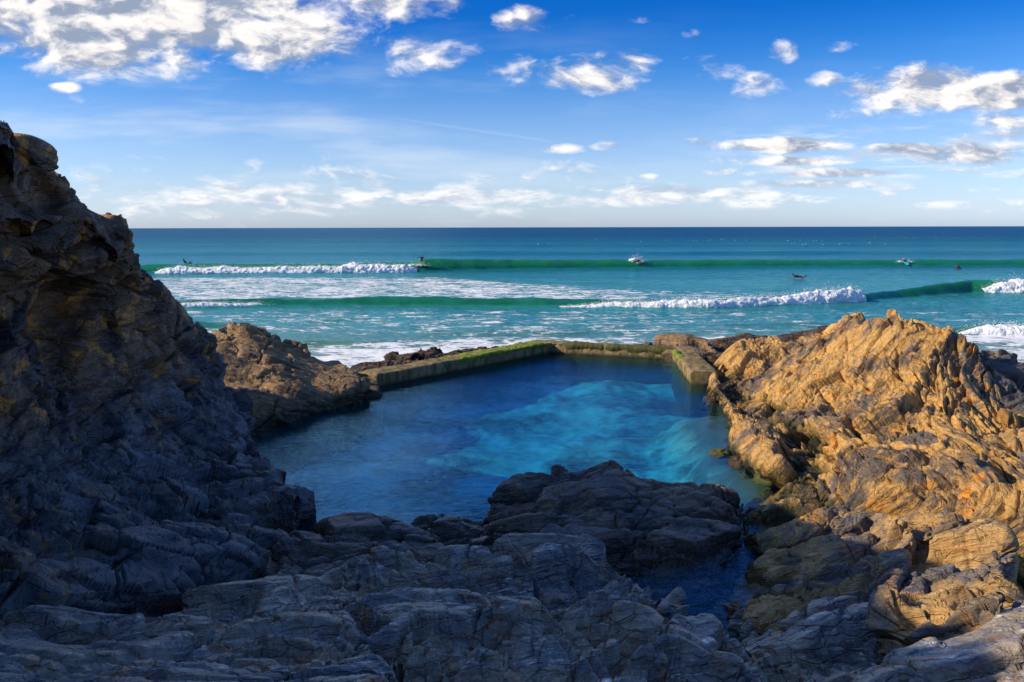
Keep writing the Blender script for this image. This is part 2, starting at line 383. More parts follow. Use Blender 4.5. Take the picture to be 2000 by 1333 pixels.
def rock_mat(name, B, light, dark, rust, pale, low=None, lowz=2.6, blot=.5, grey_amt=.5, rust_amt=.35, pale_amt=.2, stripe=11.0, bump=1.0, rough=.75, wet=.35, algae=.0, weed=0.0, spec=.3, sc=1.0, con=2.1):
    m, g, bs, out = new_mat(name)
    geo = g.new('ShaderNodeNewGeometry'); p = geo.outputs['Position']
    q = g.comb(*[g.v('DOT_PRODUCT', p, tuple(b)) for b in B])
    wob = g.noise(p, .55 * sc, 3, .5)
    wob2 = g.noise(p, 2.3 * sc, 3, .5)
    qz = g.comb(0.0, 0.0, g.m('ADD', g.m('MULTIPLY', wob, .28), g.m('MULTIPLY', wob2, .06)))
    qw = g.v('ADD', q, qz)
    big = g.noise(p, .42 * sc, 5, .6)
    streak = g.noise(g.v('MULTIPLY', qw, (.5 * sc, .5 * sc, stripe * sc)), 1.0, 8, .62)
    fine = g.noise(g.v('MULTIPLY', qw, (2.4 * sc, 2.4 * sc, stripe * 4.5 * sc)), 1.0, 6, .65)
    mid = g.noise(p, 2.6 * sc, 7, .62)
    grain = g.noise(p, 26 * sc, 5, .7)
    # patches of tan and grey, rust blooms and pale quartz : part blotches, part along the beds
    blo = g.noise(p, 1.15 * sc, 8, .66, .35); blo2 = g.noise(g.v('ADD', p, (7.3, 2.1, 4.4)), 1.9 * sc, 8, .68, .5)
    sel = g.m('ADD', g.m('MULTIPLY', big, .45), g.m('ADD', g.m('MULTIPLY', streak, .55 * (1 - blot) + .12), g.m('MULTIPLY', blo, .55 * blot)))
    mean = .225 + .5 * (.55 * (1 - blot) + .12 + .55 * blot)
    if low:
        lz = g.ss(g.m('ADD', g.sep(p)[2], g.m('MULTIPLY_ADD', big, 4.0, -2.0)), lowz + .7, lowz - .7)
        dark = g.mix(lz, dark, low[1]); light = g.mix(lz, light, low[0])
    col = g.mix(g.ss(sel, mean - .055 + .16 * (.5 - grey_amt), mean + .055 + .16 * (.5 - grey_amt)), light, dark)
    rs = g.m('ADD', g.m('MULTIPLY', blo2, .5 + blot * .5), g.m('MULTIPLY', streak, .5 - blot * .5))
    rk = g.m('MULTIPLY', g.ss(rs, .53, .63), rust_amt * 2, clamp=True)
    if low: rk = g.m('MULTIPLY', rk, g.m('MULTIPLY_ADD', lz, -.8, 1.0))
    col = g.mix(rk, col, rust)
    ps = g.m('ADD', g.m('MULTIPLY', fine, .62 - .25 * blot), g.m('ADD', g.m('MULTIPLY', mid, .38), g.m('MULTIPLY', blo, .25 * blot)))
    col = g.mix(g.m('MULTIPLY', g.ss(ps, .545, .66), pale_amt * 2.2, clamp=True), col, pale)
    val = g.m('ADD', g.m('MULTIPLY', streak, .9 - .55 * blot), g.m('ADD', g.m('MULTIPLY', grain, .55), g.m('ADD', g.m('MULTIPLY', mid, .75 * blot), g.m('MULTIPLY', fine, .55 - .2 * blot))))
    val = g.m('MAXIMUM', g.m('MULTIPLY_ADD', g.m('SUBTRACT', val, 1.0), con, 1.0), .10)
    col = g.v('MULTIPLY', col, g.comb(val, val, val))
    z = g.sep(p)[2]
    zl = g.m('ADD', z, g.m('MULTIPLY', g.m('SUBTRACT', mid, .5), .5))
    wetm = g.ss(zl, wet + .12, wet - .12)
    if weed:
        wk = g.m('MULTIPLY', g.ss(g.noise(p, 1.4, 5, .65), .43, .56), weed)
        col = g.mix(wk, col, (.028, .017, .012))
    if algae:
        am = g.m('MULTIPLY', g.ss(g.m('ADD', g.noise(p, 1.7, 6, .65), g.ss(zl, .95, .15, 0, .16)), .56, .66), g.ss(zl, .2 + algae, .1))
        col = g.mix(am, col, (.050, .050, .010))
    col = g.mix(g.m('MULTIPLY', wetm, .82), col, g.v('MULTIPLY', col, (.20, .20, .17)))
    g.put(bs.inputs['Base Color'], col)
    g.put(bs.inputs['Roughness'], g.m('SUBTRACT', g.m('MULTIPLY_ADD', grain, .25, rough - .12), g.m('MULTIPLY', wetm, .3)))
    bs.inputs['Specular IOR Level'].default_value = spec
    crk = g.new('ShaderNodeTexVoronoi', feature='DISTANCE_TO_EDGE'); crk.inputs['Scale'].default_value = 1.0
    g.put(crk.inputs['Vector'], g.v('ADD', g.v('MULTIPLY', qw, (2.2 * sc, 1.7 * sc, 5.5 * sc)), g.comb(wob2, wob2, wob2)))
    ck = g.ss(crk.outputs['Distance'], 0.0, .05, 0, 1)
    chip = g.new('ShaderNodeTexVoronoi', feature='F1'); chip.inputs['Scale'].default_value = 1.0
    g.put(chip.inputs['Vector'], g.v('ADD', g.v('MULTIPLY', qw, (4.2 * sc, 3.4 * sc, 9.5 * sc)), g.comb(mid, mid, mid)))
    h = g.m('ADD', g.m('MULTIPLY', streak, .115 - .085 * blot), g.m('ADD', g.m('MULTIPLY', fine, .035 - .02 * blot), g.m('ADD', g.m('MULTIPLY', mid, .10), g.m('MULTIPLY', grain, .016))))
    h = g.m('ADD', h, g.m('MULTIPLY_ADD', ck, .020, g.m('MULTIPLY', chip.outputs['Distance'], .030 + .03 * blot)))
    bp = g.new('ShaderNodeBump'); bp.inputs['Strength'].default_value = min(1, bump); bp.inputs['Distance'].default_value = max(1, bump)
    g.put(bp.inputs['Height'], h); g.put(bs.inputs['Normal'], bp.outputs[0])
    return m

B_R = frame((-.70, .15, .69), (.6, .45, .5))        # right outcrop: slates dipping to the left
B_F = frame((-.12, .36, .92), (1, .1, .1))          # foreground slabs: near level, tilted to the camera
B_C = frame((.14, -.08, .98), (.6, .8, 0))             # cliff: level blocky beds
B_O = frame((.26, .25, .93), (1, -.25, -.2))
B_S = frame((-.30, .32, .90), (.93, .2, .25))

M_right = rock_mat('tan_slate', B_R, (.56, .325, .10), (.115, .09, .075), (.54, .21, .025), (.72, .53, .28), blot=.45, grey_amt=.40, rust_amt=.50, pale_amt=.25, algae=.40, wet=.2)
M_rslab = rock_mat('banded_slate', B_S, (.48, .295, .115), (.13, .12, .12), (.44, .18, .035), (.62, .49, .32), blot=.45, grey_amt=.42, rust_amt=.28, pale_amt=.28, wet=.25)
M_grey = rock_mat('grey_slate', B_R, (.20, .15, .10), (.085, .083, .09), (.30, .14, .04), (.36, .30, .22), grey_amt=.62, rust_amt=.22, pale_amt=.2)
M_orange = rock_mat('rust_slate', B_R, (.42, .215, .06), (.24, .15, .075), (.42, .16, .025), (.52, .36, .17), grey_amt=.25, rust_amt=.6, pale_amt=.2)
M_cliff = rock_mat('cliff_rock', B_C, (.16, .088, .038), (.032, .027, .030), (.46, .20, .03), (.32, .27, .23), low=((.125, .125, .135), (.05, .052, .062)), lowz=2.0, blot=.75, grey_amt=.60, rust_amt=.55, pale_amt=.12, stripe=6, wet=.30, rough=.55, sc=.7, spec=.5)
M_fore = rock_mat('shaded_slate', B_F, (.33, .27, .20), (.15, .15, .16), (.42, .19, .06), (.74, .71, .66), blot=.85, grey_amt=.52, rust_amt=.34, pale_amt=.55, rough=.36, spec=.75, con=3.2)  # pale patches and contrast raised to imitate bright highlights on the rock
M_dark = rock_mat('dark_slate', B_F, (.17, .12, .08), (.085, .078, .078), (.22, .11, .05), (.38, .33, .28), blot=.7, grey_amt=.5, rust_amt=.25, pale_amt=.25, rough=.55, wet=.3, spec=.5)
M_out = rock_mat('brown_slate', B_O, (.31, .195, .095), (.13, .095, .065), (.28, .12, .035), (.40, .29, .17), grey_amt=.4, rust_amt=.3, pale_amt=.2, stripe=7, wet=.35)
M_weedy = rock_mat('weedy_rock', B_O, (.17, .105, .06), (.06, .042, .034), (.20, .10, .04), (.28, .2, .13), grey_amt=.5, rust_amt=.2, pale_amt=.1, weed=.9, wet=-.3)

BL_R = [(4.2, 2.1, .62, .30), (1.9, .95, .24, .11), (.7, .4, .10, .03)]
BL_F = [(2.2, 1.4, .7, .24), (.85, .6, .28, .10), (.33, .24, .12, .034)]
BL_C = [(4.2, 3.0, 1.9, .42), (1.7, 1.25, .75, .27), (.6, .45, .28, .07)]

def line(a, b, n):
    return [tuple(a[i] + (b[i] - a[i]) * k / (n - 1) for i in range(len(a))) for k in range(n)]

# ------------------------------------------------------------------ left cliff
def build_cliff():
    # rows from the top down: skyline point (px, py, Y) and where the row leaves the frame on the left
    rows = [((-300, 138, 11.0), (-700, -15, 8.5)), ((-140, 182, 12.6), (-660, 25, 8.6)), ((0, 252, 14), (-620, 60, 8.7)),
            ((72, 293, 15.6), (-590, 120, 8.8)), ((116, 331, 16.6), (-570, 170, 8.9)), ((150, 366, 17.2), (-550, 220, 8.9)),
            ((176, 411, 17.4), (-530, 280, 8.9)), ((262, 432, 18), (-510, 330, 8.8)), ((268, 470, 18.6), (-490, 400, 8.6)),
            ((270, 510, 19.4), (-470, 480, 8.4)), ((300, 552, 21), (-450, 560, 8.3)), ((336, 596, 22.6), (-440, 640, 8.2)),
            ((390, 645, 24.2), (-430, 720, 8.0)), ((440, 690, 25), (-430, 800, 7.8)), ((470, 745, 25), (-430, 870, 7.6)),
            ((490, 800, 24.4), (-430, 950, 7.3)), ((497, 852, 23.5), (-430, 1010, 7.1)), ((520, 920, 21), (-430, 1080, 6.9)),
            ((560, 975, 18.8), (-430, 1150, 6.7)), ((592, 1015, 17.2), (-430, 1230, 6.5)), ((590, 1040, 16.6), (-430, 1300, 6.3)), ((560, 1120, 15.2), (-430, 1400, 6.0))]
    net = []
    ts = np.array([0, .07, .18, .32, .5, .7, 1.0])
    for s, l in rows:
        row = []
        for t in ts:
            g = t ** .8
            row.append(PY(s[0] + (l[0] - s[0]) * t, s[1] + (l[1] - s[1]) * (t ** 1.1), s[2] + (l[2] - s[2]) * g))
        p0 = row[0]
        row = [p0 + np.array((-6.0, 2.6, -.4)), p0 + np.array((-2.5, 1.8, 0)), p0 + np.array((-.4, .7, .0))] + row
        # past the frame the unseen cliff rises behind the camera, shaped to shade the foreground
        pl = row[-1]
        row += [pl + np.array((-1.5, -6, 0.46 * max(0, pl[2] - 4))), pl + np.array((-2.0, -16, .5 * max(0, pl[2] - 4)))]
        net.append(row)
    net = np.array(net)
    crest = net[0]
    net = np.concatenate([(crest + np.array((-8, 2.0, 1.6)))[None], (crest + np.array((-2.5, 1.2, .6)))[None], net, (net[-1] + np.array((0, 0, -1.6)))[None]], 0)
    n0, n1 = 620, 540
    t0, _ = hermite(net, n0); g = sample(net, t0, np.linspace(0, 1, n0))
    gt = np.swapaxes(g, 0, 1); t1, _ = hermite(np.swapaxes(net, 0, 1), n1)
    # most of the cells where the frame is
    u = np.linspace(0, 1, n1); tm = t1[-3]
    qs = np.interp(u, [0, .12, .9, 1], [0, t1[3], tm, 1])
    g = np.swapaxes(sample(gt, t1, qs), 0, 1)
    N = grid_normals(g)
    mid = N[n0 // 2, n1 // 2]
    if mid.dot(np.array([0, 0, HC]) - g[n0 // 2, n1 // 2]) < 0:
        g = g[::-1]; N = -N[::-1]
    c = g.reshape(-1, 3); n = N.reshape(-1, 3)
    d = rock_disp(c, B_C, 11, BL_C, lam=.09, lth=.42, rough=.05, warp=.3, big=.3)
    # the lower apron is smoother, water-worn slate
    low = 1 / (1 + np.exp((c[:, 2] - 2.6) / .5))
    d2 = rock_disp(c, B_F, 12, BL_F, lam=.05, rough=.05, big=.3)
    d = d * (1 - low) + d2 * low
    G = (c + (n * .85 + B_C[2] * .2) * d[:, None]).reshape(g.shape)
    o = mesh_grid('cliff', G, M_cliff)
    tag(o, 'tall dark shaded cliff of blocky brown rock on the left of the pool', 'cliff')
build_cliff()

# ------------------------------------------------------------------ rocks
rock('rock_outcrop', [
    [(375, 668, 31), (385, 700, 29.5), (395, 760, 27.5), (400, 830, 25.5)],
    [(398, 660, 32.2), (430, 690, 30), (440, 750, 28), (450, 850, 25)],
    [(430, 642, 33), (465, 680, 31), (500, 745, 28.5), (500, 835, 25.5)],
    [(470, 630, 33.5), (510, 680, 31.5), (545, 735, 29), (545, 815, 26.6)],
    [(500, 636, 34), (545, 690, 31.8), (580, 735, 29.6), (572, 806, 27.1)],
    [(540, 668, 34.3), (580, 697, 32.4), (610, 735, 30.3), (610, 790, 28.2)],
    [(592, 680, 34.8), (620, 702, 33), (645, 730, 31.2), (650, 782, 28.9)],
    [(612, 702, 34.9), (655, 712, 33.4), (678, 738, 31.6), (690, 772, 29.8)],
    [(665, 710, 34.9), (690, 722, 33.2), (700, 744, 31.7), (703, 768, 30.2)],
    [(690, 732, 33.8), (706, 738, 33), (712, 750, 32), (714, 762, 31)]],
    M_out, B_O, 'brown layered outcrop with a sunlit stepped top at the left end of the pool wall', seed=21,
    blocks=[(4.0, 2.4, .5, .13), (1.6, 1.0, .24, .06), (.5, .3, .12, .02)], lam=.17, lth=.30, rough=.03, joint=(1.9, 1.3), cap=1.5)

# main right outcrop
rock('rock_outcrop', [
    [(1396, 728, 35), (1394, 745, 33.8), (1392, 757, 32.8), (1392, 772, 31.2)],
    [(1420, 692, 36.5), (1415, 717, 35), (1405, 750, 32.6), (1400, 795, 29.2)],
    [(1455, 664, 37.5), (1450, 705, 34.5), (1425, 760, 31), (1408, 815, 27.7)],
    [(1545, 654, 36.6), (1520, 700, 33.4), (1475, 780, 29.2), (1425, 850, 25.2)],
    [(1600, 636, 34.5), (1570, 700, 31.5), (1510, 800, 27.5), (1438, 892, 23)],
    [(1645, 620, 33.2), (1620, 700, 30.2), (1550, 810, 26.3), (1470, 925, 21.4)],
    [(1690, 615, 32.2), (1680, 700, 29.2), (1610, 820, 24.8), (1500, 965, 19.7)],
    [(1738, 609, 31), (1735, 700, 28), (1690, 820, 23.5), (1570, 985, 18.2)],
    [(1795, 630, 30), (1790, 710, 27), (1760, 820, 22.4), (1680, 1000, 16.8)],
    [(1850, 642, 29), (1845, 720, 26.2), (1830, 830, 21.4), (1790, 1015, 15.6)],
    [(1882, 652, 28.6), (1900, 745, 26), (1900, 850, 20.6), (1880, 1030, 14.8)],
    [(1915, 712, 28.4), (1950, 780, 25), (1965, 870, 20.2), (1965, 1040, 14.4)],
    [(1990, 760, 27.5), (2020, 810, 24.4), (2050, 900, 20), (2060, 1050, 14)],
    [(2110, 770, 27), (2130, 830, 24), (2150, 920, 19.6), (2160, 1080, 13.6)]],
    M_right, B_R, 'biggest sunlit tan outcrop, rising to a peak right of the pool', seed=31, blocks=BL_R, lam=.11, lth=.30, rough=.05, big=.3, warp=.22, bias=(.6, .5))

rock('rock', [
    [(1885, 700, 30), (1885, 740, 28), (1885, 790, 25.5)], [(1920, 690, 31), (1930, 740, 27.6), (1940, 800, 24.6)],
    [(1955, 690, 31), (1970, 740, 27.4), (1985, 810, 24)], [(1985, 706, 30.6), (2000, 750, 27), (2020, 820, 23.6)],
    [(2010, 735, 29.6), (2040, 780, 26.6), (2070, 840, 23)], [(2120, 745, 29), (2140, 800, 26), (2160, 850, 23)]],
    M_grey, B_S, 'low grey slab rock behind the big outcrop, at the right edge beside the sea', seed=41, blocks=BL_R, lam=.12, lth=.3)
rock('rock', [
    [(1398, 772, 31), (1400, 790, 29.9), (1405, 802, 29)], [(1470, 742, 30.6), (1455, 790, 28.6), (1446, 842, 26)],
    [(1540, 718, 30.2), (1520, 780, 27.8), (1478, 892, 23.6)], [(1600, 712, 29.9), (1590, 780, 27.2), (1540, 885, 23.8)],
    [(1650, 726, 29.6), (1642, 790, 27.2), (1600, 862, 24.8)], [(1680, 758, 29), (1676, 800, 27.8), (1650, 850, 25.6)]],
    M_right, B_R, 'smooth tan hump of rock rising from the right side of the pool', seed=43, blocks=[(2.4, 1.6, .9, .16), (1., .7, .3, .07)], lam=.06, rough=.05,
    side=((.25, .35, -.8), (.5, .8, -2.6)))
rock('rock', [
    [(1556, 905, 22.9), (1545, 920, 22.2), (1530, 938, 21.4)], [(1636, 848, 24.8), (1620, 890, 23.4), (1600, 935, 21.7)],
    [(1700, 778, 26.5), (1690, 840, 24.2), (1660, 935, 20.8)], [(1745, 730, 27.2), (1750, 800, 24.8), (1720, 935, 20.3)],
    [(1785, 722, 27.2), (1787, 790, 25), (1757, 915, 21)], [(1802, 758, 26.2), (1802, 810, 24.6), (1782, 895, 21.7)]],
    M_right, B_R, 'long slanting fin of striped tan rock running up beside the smooth hump', seed=44, blocks=BL_R, lam=.12, lth=.2,
    side=((.2, .4, -.9), (.4, .8, -2.6)))
rock('rock', [
    [(1798, 832, 24.2), (1800, 850, 23.2), (1800, 872, 22.2)], [(1840, 800, 24.7), (1835, 830, 23.3), (1830, 874, 21.8)],
    [(1890, 786, 24.5), (1880, 830, 22.8), (1870, 880, 21.2)], [(1940, 788, 24.1), (1940, 830, 22.6), (1925, 874, 21)],
    [(1976, 812, 23.6), (1980, 840, 22.5), (1975, 868, 21.2)]],
    M_orange, B_R, 'rusty orange block of rock, above the grey slab at the right edge', seed=45, blocks=BL_R, lam=.10, lth=.2)
rock('rock', [
    [(1800, 716, 28), (1800, 730, 27.2), (1802, 745, 26.4)], [(1830, 700, 28.4), (1832, 722, 27.2), (1832, 752, 25.8)],
    [(1862, 708, 28), (1868, 728, 27), (1870, 756, 25.6)]],
    M_orange, B_R, 'small rusty orange block high on the right side of the big outcrop', seed=46, blocks=BL_R[1:], lam=.08, lth=.2)
rock('rock', [
    [(1655, 962, 19.9), (1660, 985, 18.8), (1665, 1006, 17.8)], [(1728, 876, 22), (1720, 940, 19.6), (1725, 1008, 17.1)],
    [(1810, 850, 22.2), (1810, 920, 19.6), (1815, 994, 17.1)], [(1890, 862, 21.4), (1890, 930, 19), (1890, 1004, 16.5)],
    [(1950, 878, 20.8), (1942, 940, 18.5), (1937, 1012, 16.1)]],
    M_grey, B_R, 'dark grey sloping slab below the rusty block, right of the striped fin', seed=47, blocks=[(2.6, 1.6, .6, .16), (1., .6, .25, .1), (.4, .3, .1, .03)], lam=.13, lth=.28,
    side=((.1, .2, -1.4), (.2, .5, -3)))
rock('rock', [
    [(1950, 885, 20.2), (1950, 910, 19.4), (1953, 930, 18.7)], [(1982, 848, 20.8), (1985, 890, 19.7), (1987, 940, 18.4)],
    [(2060, 838, 20.4), (2060, 890, 19.2), (2060, 955, 17.8)], [(2140, 840, 20), (2140, 890, 19), (2140, 955, 17.5)]],
    M_rslab, B_R, 'tan block at the right edge, between the rusty block and a black gap', seed=48, blocks=BL_R, lam=.1, lth=.2)
rock('rock', [
    [(1466, 1030, None, .12), (1468, 1045, None, .1), (1474, 1066, None, .05)], [(1486, 988, 18.1), (1482, 1020, 17.2), (1494, 1078, 15.5)],
    [(1530, 942, 19.4), (1525, 1000, 17.4), (1542, 1066, 15.3)], [(1575, 922, 19.8), (1580, 980, 17.7), (1592, 1046, 15.4)],
    [(1612, 943, 19.2), (1614, 985, 17.7), (1622, 1026, 16)]],
    M_right, B_S, 'pointed tan boulder at the near right corner of the pool', seed=49, blocks=[(1.6, 1.1, .5, .14), (.7, .5, .2, .06)], lam=.06, rough=.05)
rock('rock', [
    [(1600, 1002, 17.2), (1600, 1020, 16.4), (1605, 1040, 15.6)], [(1660, 975, 18), (1665, 1010, 16.6), (1670, 1035, 15.6)],
    [(1760, 965, 17.8), (1765, 1010, 16), (1775, 1050, 14.6)], [(1860, 975, 17), (1865, 1010, 15.6), (1870, 1045, 14.4)],
    [(1930, 965, 16.8), (1935, 1000, 15.5), (1940, 1040, 14.2)]],
    M_rslab, B_S, 'flat-topped banded ledge in front of the dark grey slab', seed=50, blocks=BL_R, lam=.1, lth=.25, side=((.1, .2, -1.4), (.2, .5, -3)))
rock('rock_slab', [
    [(1474, 1070, None, .05), (1432, 1118, None, .06), (1408, 1150, None, .03), (1412, 1172, None, -.05)],
    [(1492, 1064, 15.8), (1468, 1115, 14.4), (1450, 1150, 13.7), (1446, 1215, 12.6)],
    [(1524, 1043, 16.1), (1516, 1100, 14.3), (1500, 1160, 12.9), (1480, 1248, 11.7)],
    [(1570, 1000, 17), (1580, 1070, 14.3), (1570, 1140, 12.7), (1540, 1230, 11.1)],
    [(1650, 985, 16.8), (1665, 1050, 14.2), (1670, 1120, 12.3), (1660, 1210, 10.5)],
    [(1735, 1002, 15.8), (1740, 1060, 13.6), (1740, 1110, 12.2), (1730, 1180, 10.6)],
    [(1768, 1050, 14.4), (1770, 1080, 13.4), (1768, 1110, 12.4), (1760, 1150, 11.4)]],
    M_rslab, B_S, 'broad banded slab half in shadow, right of the narrow gully of water', seed=51, blocks=BL_F, lam=.09, lth=.22, rough=.05, side=((.1, .1, -.9), (.2, .3, -2.6)))
rock('rock_slab', [
    [(1735, 1130, 11.6), (1725, 1180, 10.6), (1715, 1255, 9.2)], [(1790, 1060, 13.6), (1785, 1130, 11.4), (1770, 1265, 8.8)],
    [(1830, 1018, 14.6), (1840, 1110, 11.6), (1850, 1265, 8.4)], [(1900, 1014, 14.2), (1910, 1110, 11.2), (1930, 1265, 8.0)],
    [(1942, 1028, 13.6), (1948, 1120, 10.8), (1955, 1255, 8.0)]],
    M_rslab, B_S, 'golden sunlit slab with a dark crack, left of the black gap at the right edge', seed=52, blocks=BL_F, lam=.1, lth=.2, rough=.05, side=((.05, .1, -1.6), (.2, .3, -3)))
rock('rock_slab', [
    [(1462, 1242, None, .03), (1456, 1275, None, .03), (1452, 1302, None, 0.0)], [(1484, 1230, 12), (1480, 1290, 10.2), (1490, 1400, 8)],
    [(1570, 1203, 11.4), (1580, 1290, 9), (1590, 1420, 6.8)], [(1700, 1188, 10.6), (1710, 1290, 8), (1720, 1430, 5.8)],
    [(1830, 1226, 9), (1850, 1310, 7), (1880, 1440, 5.2)], [(1960, 1205, 8.6), (1990, 1300, 6.5), (2030, 1440, 4.9)],
    [(2080, 1190, 8.5), (2120, 1290, 6.3), (2160, 1440, 4.7)]],
    M_fore, B_S, 'wide blue-grey slab in deep shadow across the bottom right corner', seed=53, blocks=BL_F, lam=.1, lth=.25, rough=.06)
rock('rock', [
    [(1948, 1200, 9.2), (1948, 1220, 8.8), (1950, 1240, 8.4)], [(1972, 1128, 10.6), (1977, 1170, 9.5), (1984, 1225, 8.5)],
    [(2040, 1108, 10.4), (2050, 1160, 9.3), (2060, 1230, 8.2)], [(2110, 1110, 10.2), (2120, 1160, 9.1), (2130, 1230, 8.1)]],
    M_rslab, B_S, 'small sunlit rock cut by the right edge, in front of the black gap', seed=54, blocks=BL_F, lam=.08, lth=.2)
# seaward rocks
rock('rock', [
    [(1236, 676, 43), (1245, 684, 42), (1250, 694, 41)], [(1280, 662, 43), (1290, 676, 41.5), (1300, 692, 40)],
    [(1330, 655, 43), (1340, 675, 41), (1350, 702, 38.5)], [(1366, 659, 42.6), (1380, 690, 40), (1386, 722, 37)],
    [(1390, 685, 41), (1402, 705, 38.6), (1412, 727, 36.6)]],
    M_out, B_O, 'rounded brown rock right behind the right corner of the pool wall', seed=61, blocks=BL_R, lam=.06)
rock('rock', [
    [(1370, 676, 44), (1372, 692, 41.5), (1375, 718, 38)], [(1410, 661, 45), (1410, 687, 41), (1410, 728, 36.6)],
    [(1450, 654, 45.5), (1455, 682, 41), (1460, 722, 36.8)], [(1510, 657, 45), (1515, 682, 41), (1520, 710, 37.3)],
    [(1560, 650, 44), (1570, 677, 40), (1580, 700, 36.8)], [(1610, 642, 43), (1620, 667, 39), (1630, 692, 36)]],
    M_weedy, B_O, 'low shelf of rock covered in dark seaweed, left of the big outcrop', seed=62, blocks=BL_R[1:], lam=.05, rough=.12)
for k, (x0, x1, yt0, yt1, yb0, yb1, lab) in enumerate((
        (688, 800, 716, 704, 742, 730, 'dark weedy reef rock against the near end of the mossy wall'),
        (792, 905, 702, 690, 722, 706, 'dark weedy reef rock in the foam, halfway along the mossy wall'),
        (880, 990, 686, 676, 702, 690, 'dark weedy reef rock in the foam, near the far end of the mossy wall'),
        (760, 850, 698, 690, 706, 700, 'small dark reef rock awash in the foam, farthest out from the mossy wall'))):
    cs = []
    for t in np.linspace(0, 1, 5):
        b = math.sin(math.pi * (.12 + .76 * t)) * .34
        x = x0 + (x1 - x0) * t; yt = yt0 + (yt1 - yt0) * t + (5 if t in (0, 1) else 0); yb = yb0 + (yb1 - yb0) * t
        cs.append([(x, yt, None, -.62 + b), (x + 3, (yt + yb) / 2, None, -.60 + b * 1.25), (x + 6, yb, None, -.75)])
    rock('reef_rock', cs, M_weedy, B_O, lab, seed=70 + k, blocks=[(1.6, .9, .4, .16), (.6, .4, .2, .09)], lam=.05, rough=.10,
         group='weedy reef rocks outside the pool wall', back=((0, .7, -.3), (0, 1.5, -1)), front=((0, -.2, -.6),), side=((.3, .1, -.4),))

# near rocks in the shade
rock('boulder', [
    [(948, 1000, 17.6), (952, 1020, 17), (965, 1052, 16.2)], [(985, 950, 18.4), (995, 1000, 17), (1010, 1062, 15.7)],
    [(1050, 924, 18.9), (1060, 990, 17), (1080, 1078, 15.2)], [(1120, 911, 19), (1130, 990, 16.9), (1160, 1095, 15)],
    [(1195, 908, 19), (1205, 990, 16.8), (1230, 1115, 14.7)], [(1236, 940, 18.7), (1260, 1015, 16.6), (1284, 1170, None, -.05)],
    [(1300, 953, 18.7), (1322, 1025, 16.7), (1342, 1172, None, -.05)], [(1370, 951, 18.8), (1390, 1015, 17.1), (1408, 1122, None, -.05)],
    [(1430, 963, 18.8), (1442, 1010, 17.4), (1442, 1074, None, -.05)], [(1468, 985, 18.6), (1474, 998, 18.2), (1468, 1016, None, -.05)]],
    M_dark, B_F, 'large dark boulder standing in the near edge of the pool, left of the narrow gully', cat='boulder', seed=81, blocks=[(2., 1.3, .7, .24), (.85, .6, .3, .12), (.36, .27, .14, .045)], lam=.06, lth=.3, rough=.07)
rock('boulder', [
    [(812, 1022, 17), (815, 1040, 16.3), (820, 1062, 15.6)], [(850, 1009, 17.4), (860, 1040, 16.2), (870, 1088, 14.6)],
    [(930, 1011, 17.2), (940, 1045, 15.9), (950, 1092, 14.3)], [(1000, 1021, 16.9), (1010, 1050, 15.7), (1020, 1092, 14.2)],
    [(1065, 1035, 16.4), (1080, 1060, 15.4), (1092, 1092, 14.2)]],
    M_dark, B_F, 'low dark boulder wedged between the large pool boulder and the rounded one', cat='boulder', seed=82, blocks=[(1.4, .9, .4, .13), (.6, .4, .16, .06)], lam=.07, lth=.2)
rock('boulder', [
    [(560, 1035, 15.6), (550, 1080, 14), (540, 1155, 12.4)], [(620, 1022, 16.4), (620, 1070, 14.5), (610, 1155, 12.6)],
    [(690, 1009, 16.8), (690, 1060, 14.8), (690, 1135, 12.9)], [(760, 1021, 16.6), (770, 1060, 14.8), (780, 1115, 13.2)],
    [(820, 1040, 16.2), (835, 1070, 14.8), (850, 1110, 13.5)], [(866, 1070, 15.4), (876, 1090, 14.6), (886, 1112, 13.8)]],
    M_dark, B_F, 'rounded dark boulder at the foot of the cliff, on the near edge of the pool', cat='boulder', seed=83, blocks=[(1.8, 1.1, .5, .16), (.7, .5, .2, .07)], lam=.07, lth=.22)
def deep(px, py, Y, a, b, c): return [(px, py, Y), a, b, c]
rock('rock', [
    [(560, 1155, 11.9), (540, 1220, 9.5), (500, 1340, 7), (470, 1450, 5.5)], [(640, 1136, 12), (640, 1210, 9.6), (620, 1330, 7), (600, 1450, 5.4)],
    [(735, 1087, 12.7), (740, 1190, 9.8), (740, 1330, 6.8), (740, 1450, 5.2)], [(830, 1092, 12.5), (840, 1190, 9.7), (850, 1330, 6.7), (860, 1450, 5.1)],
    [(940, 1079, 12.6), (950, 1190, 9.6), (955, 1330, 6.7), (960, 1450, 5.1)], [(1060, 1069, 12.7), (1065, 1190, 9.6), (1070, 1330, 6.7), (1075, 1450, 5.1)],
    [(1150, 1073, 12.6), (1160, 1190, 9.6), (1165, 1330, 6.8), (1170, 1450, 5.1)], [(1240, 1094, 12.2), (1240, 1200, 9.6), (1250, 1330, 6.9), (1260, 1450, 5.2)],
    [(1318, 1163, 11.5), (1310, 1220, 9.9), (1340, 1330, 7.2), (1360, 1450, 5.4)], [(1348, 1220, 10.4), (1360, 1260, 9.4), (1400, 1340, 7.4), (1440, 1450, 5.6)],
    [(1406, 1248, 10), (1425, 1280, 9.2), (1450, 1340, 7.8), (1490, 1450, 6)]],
    M_fore, B_F, 'big rugged grey and blue rock filling the bottom middle of the view', seed=84, blocks=[(1.8, 1.2, .8, .34), (.75, .5, .32, .15), (.28, .2, .13, .045), (.12, .09, .06, .012)], lam=.035, lth=.3, rough=.06, warp=.6)
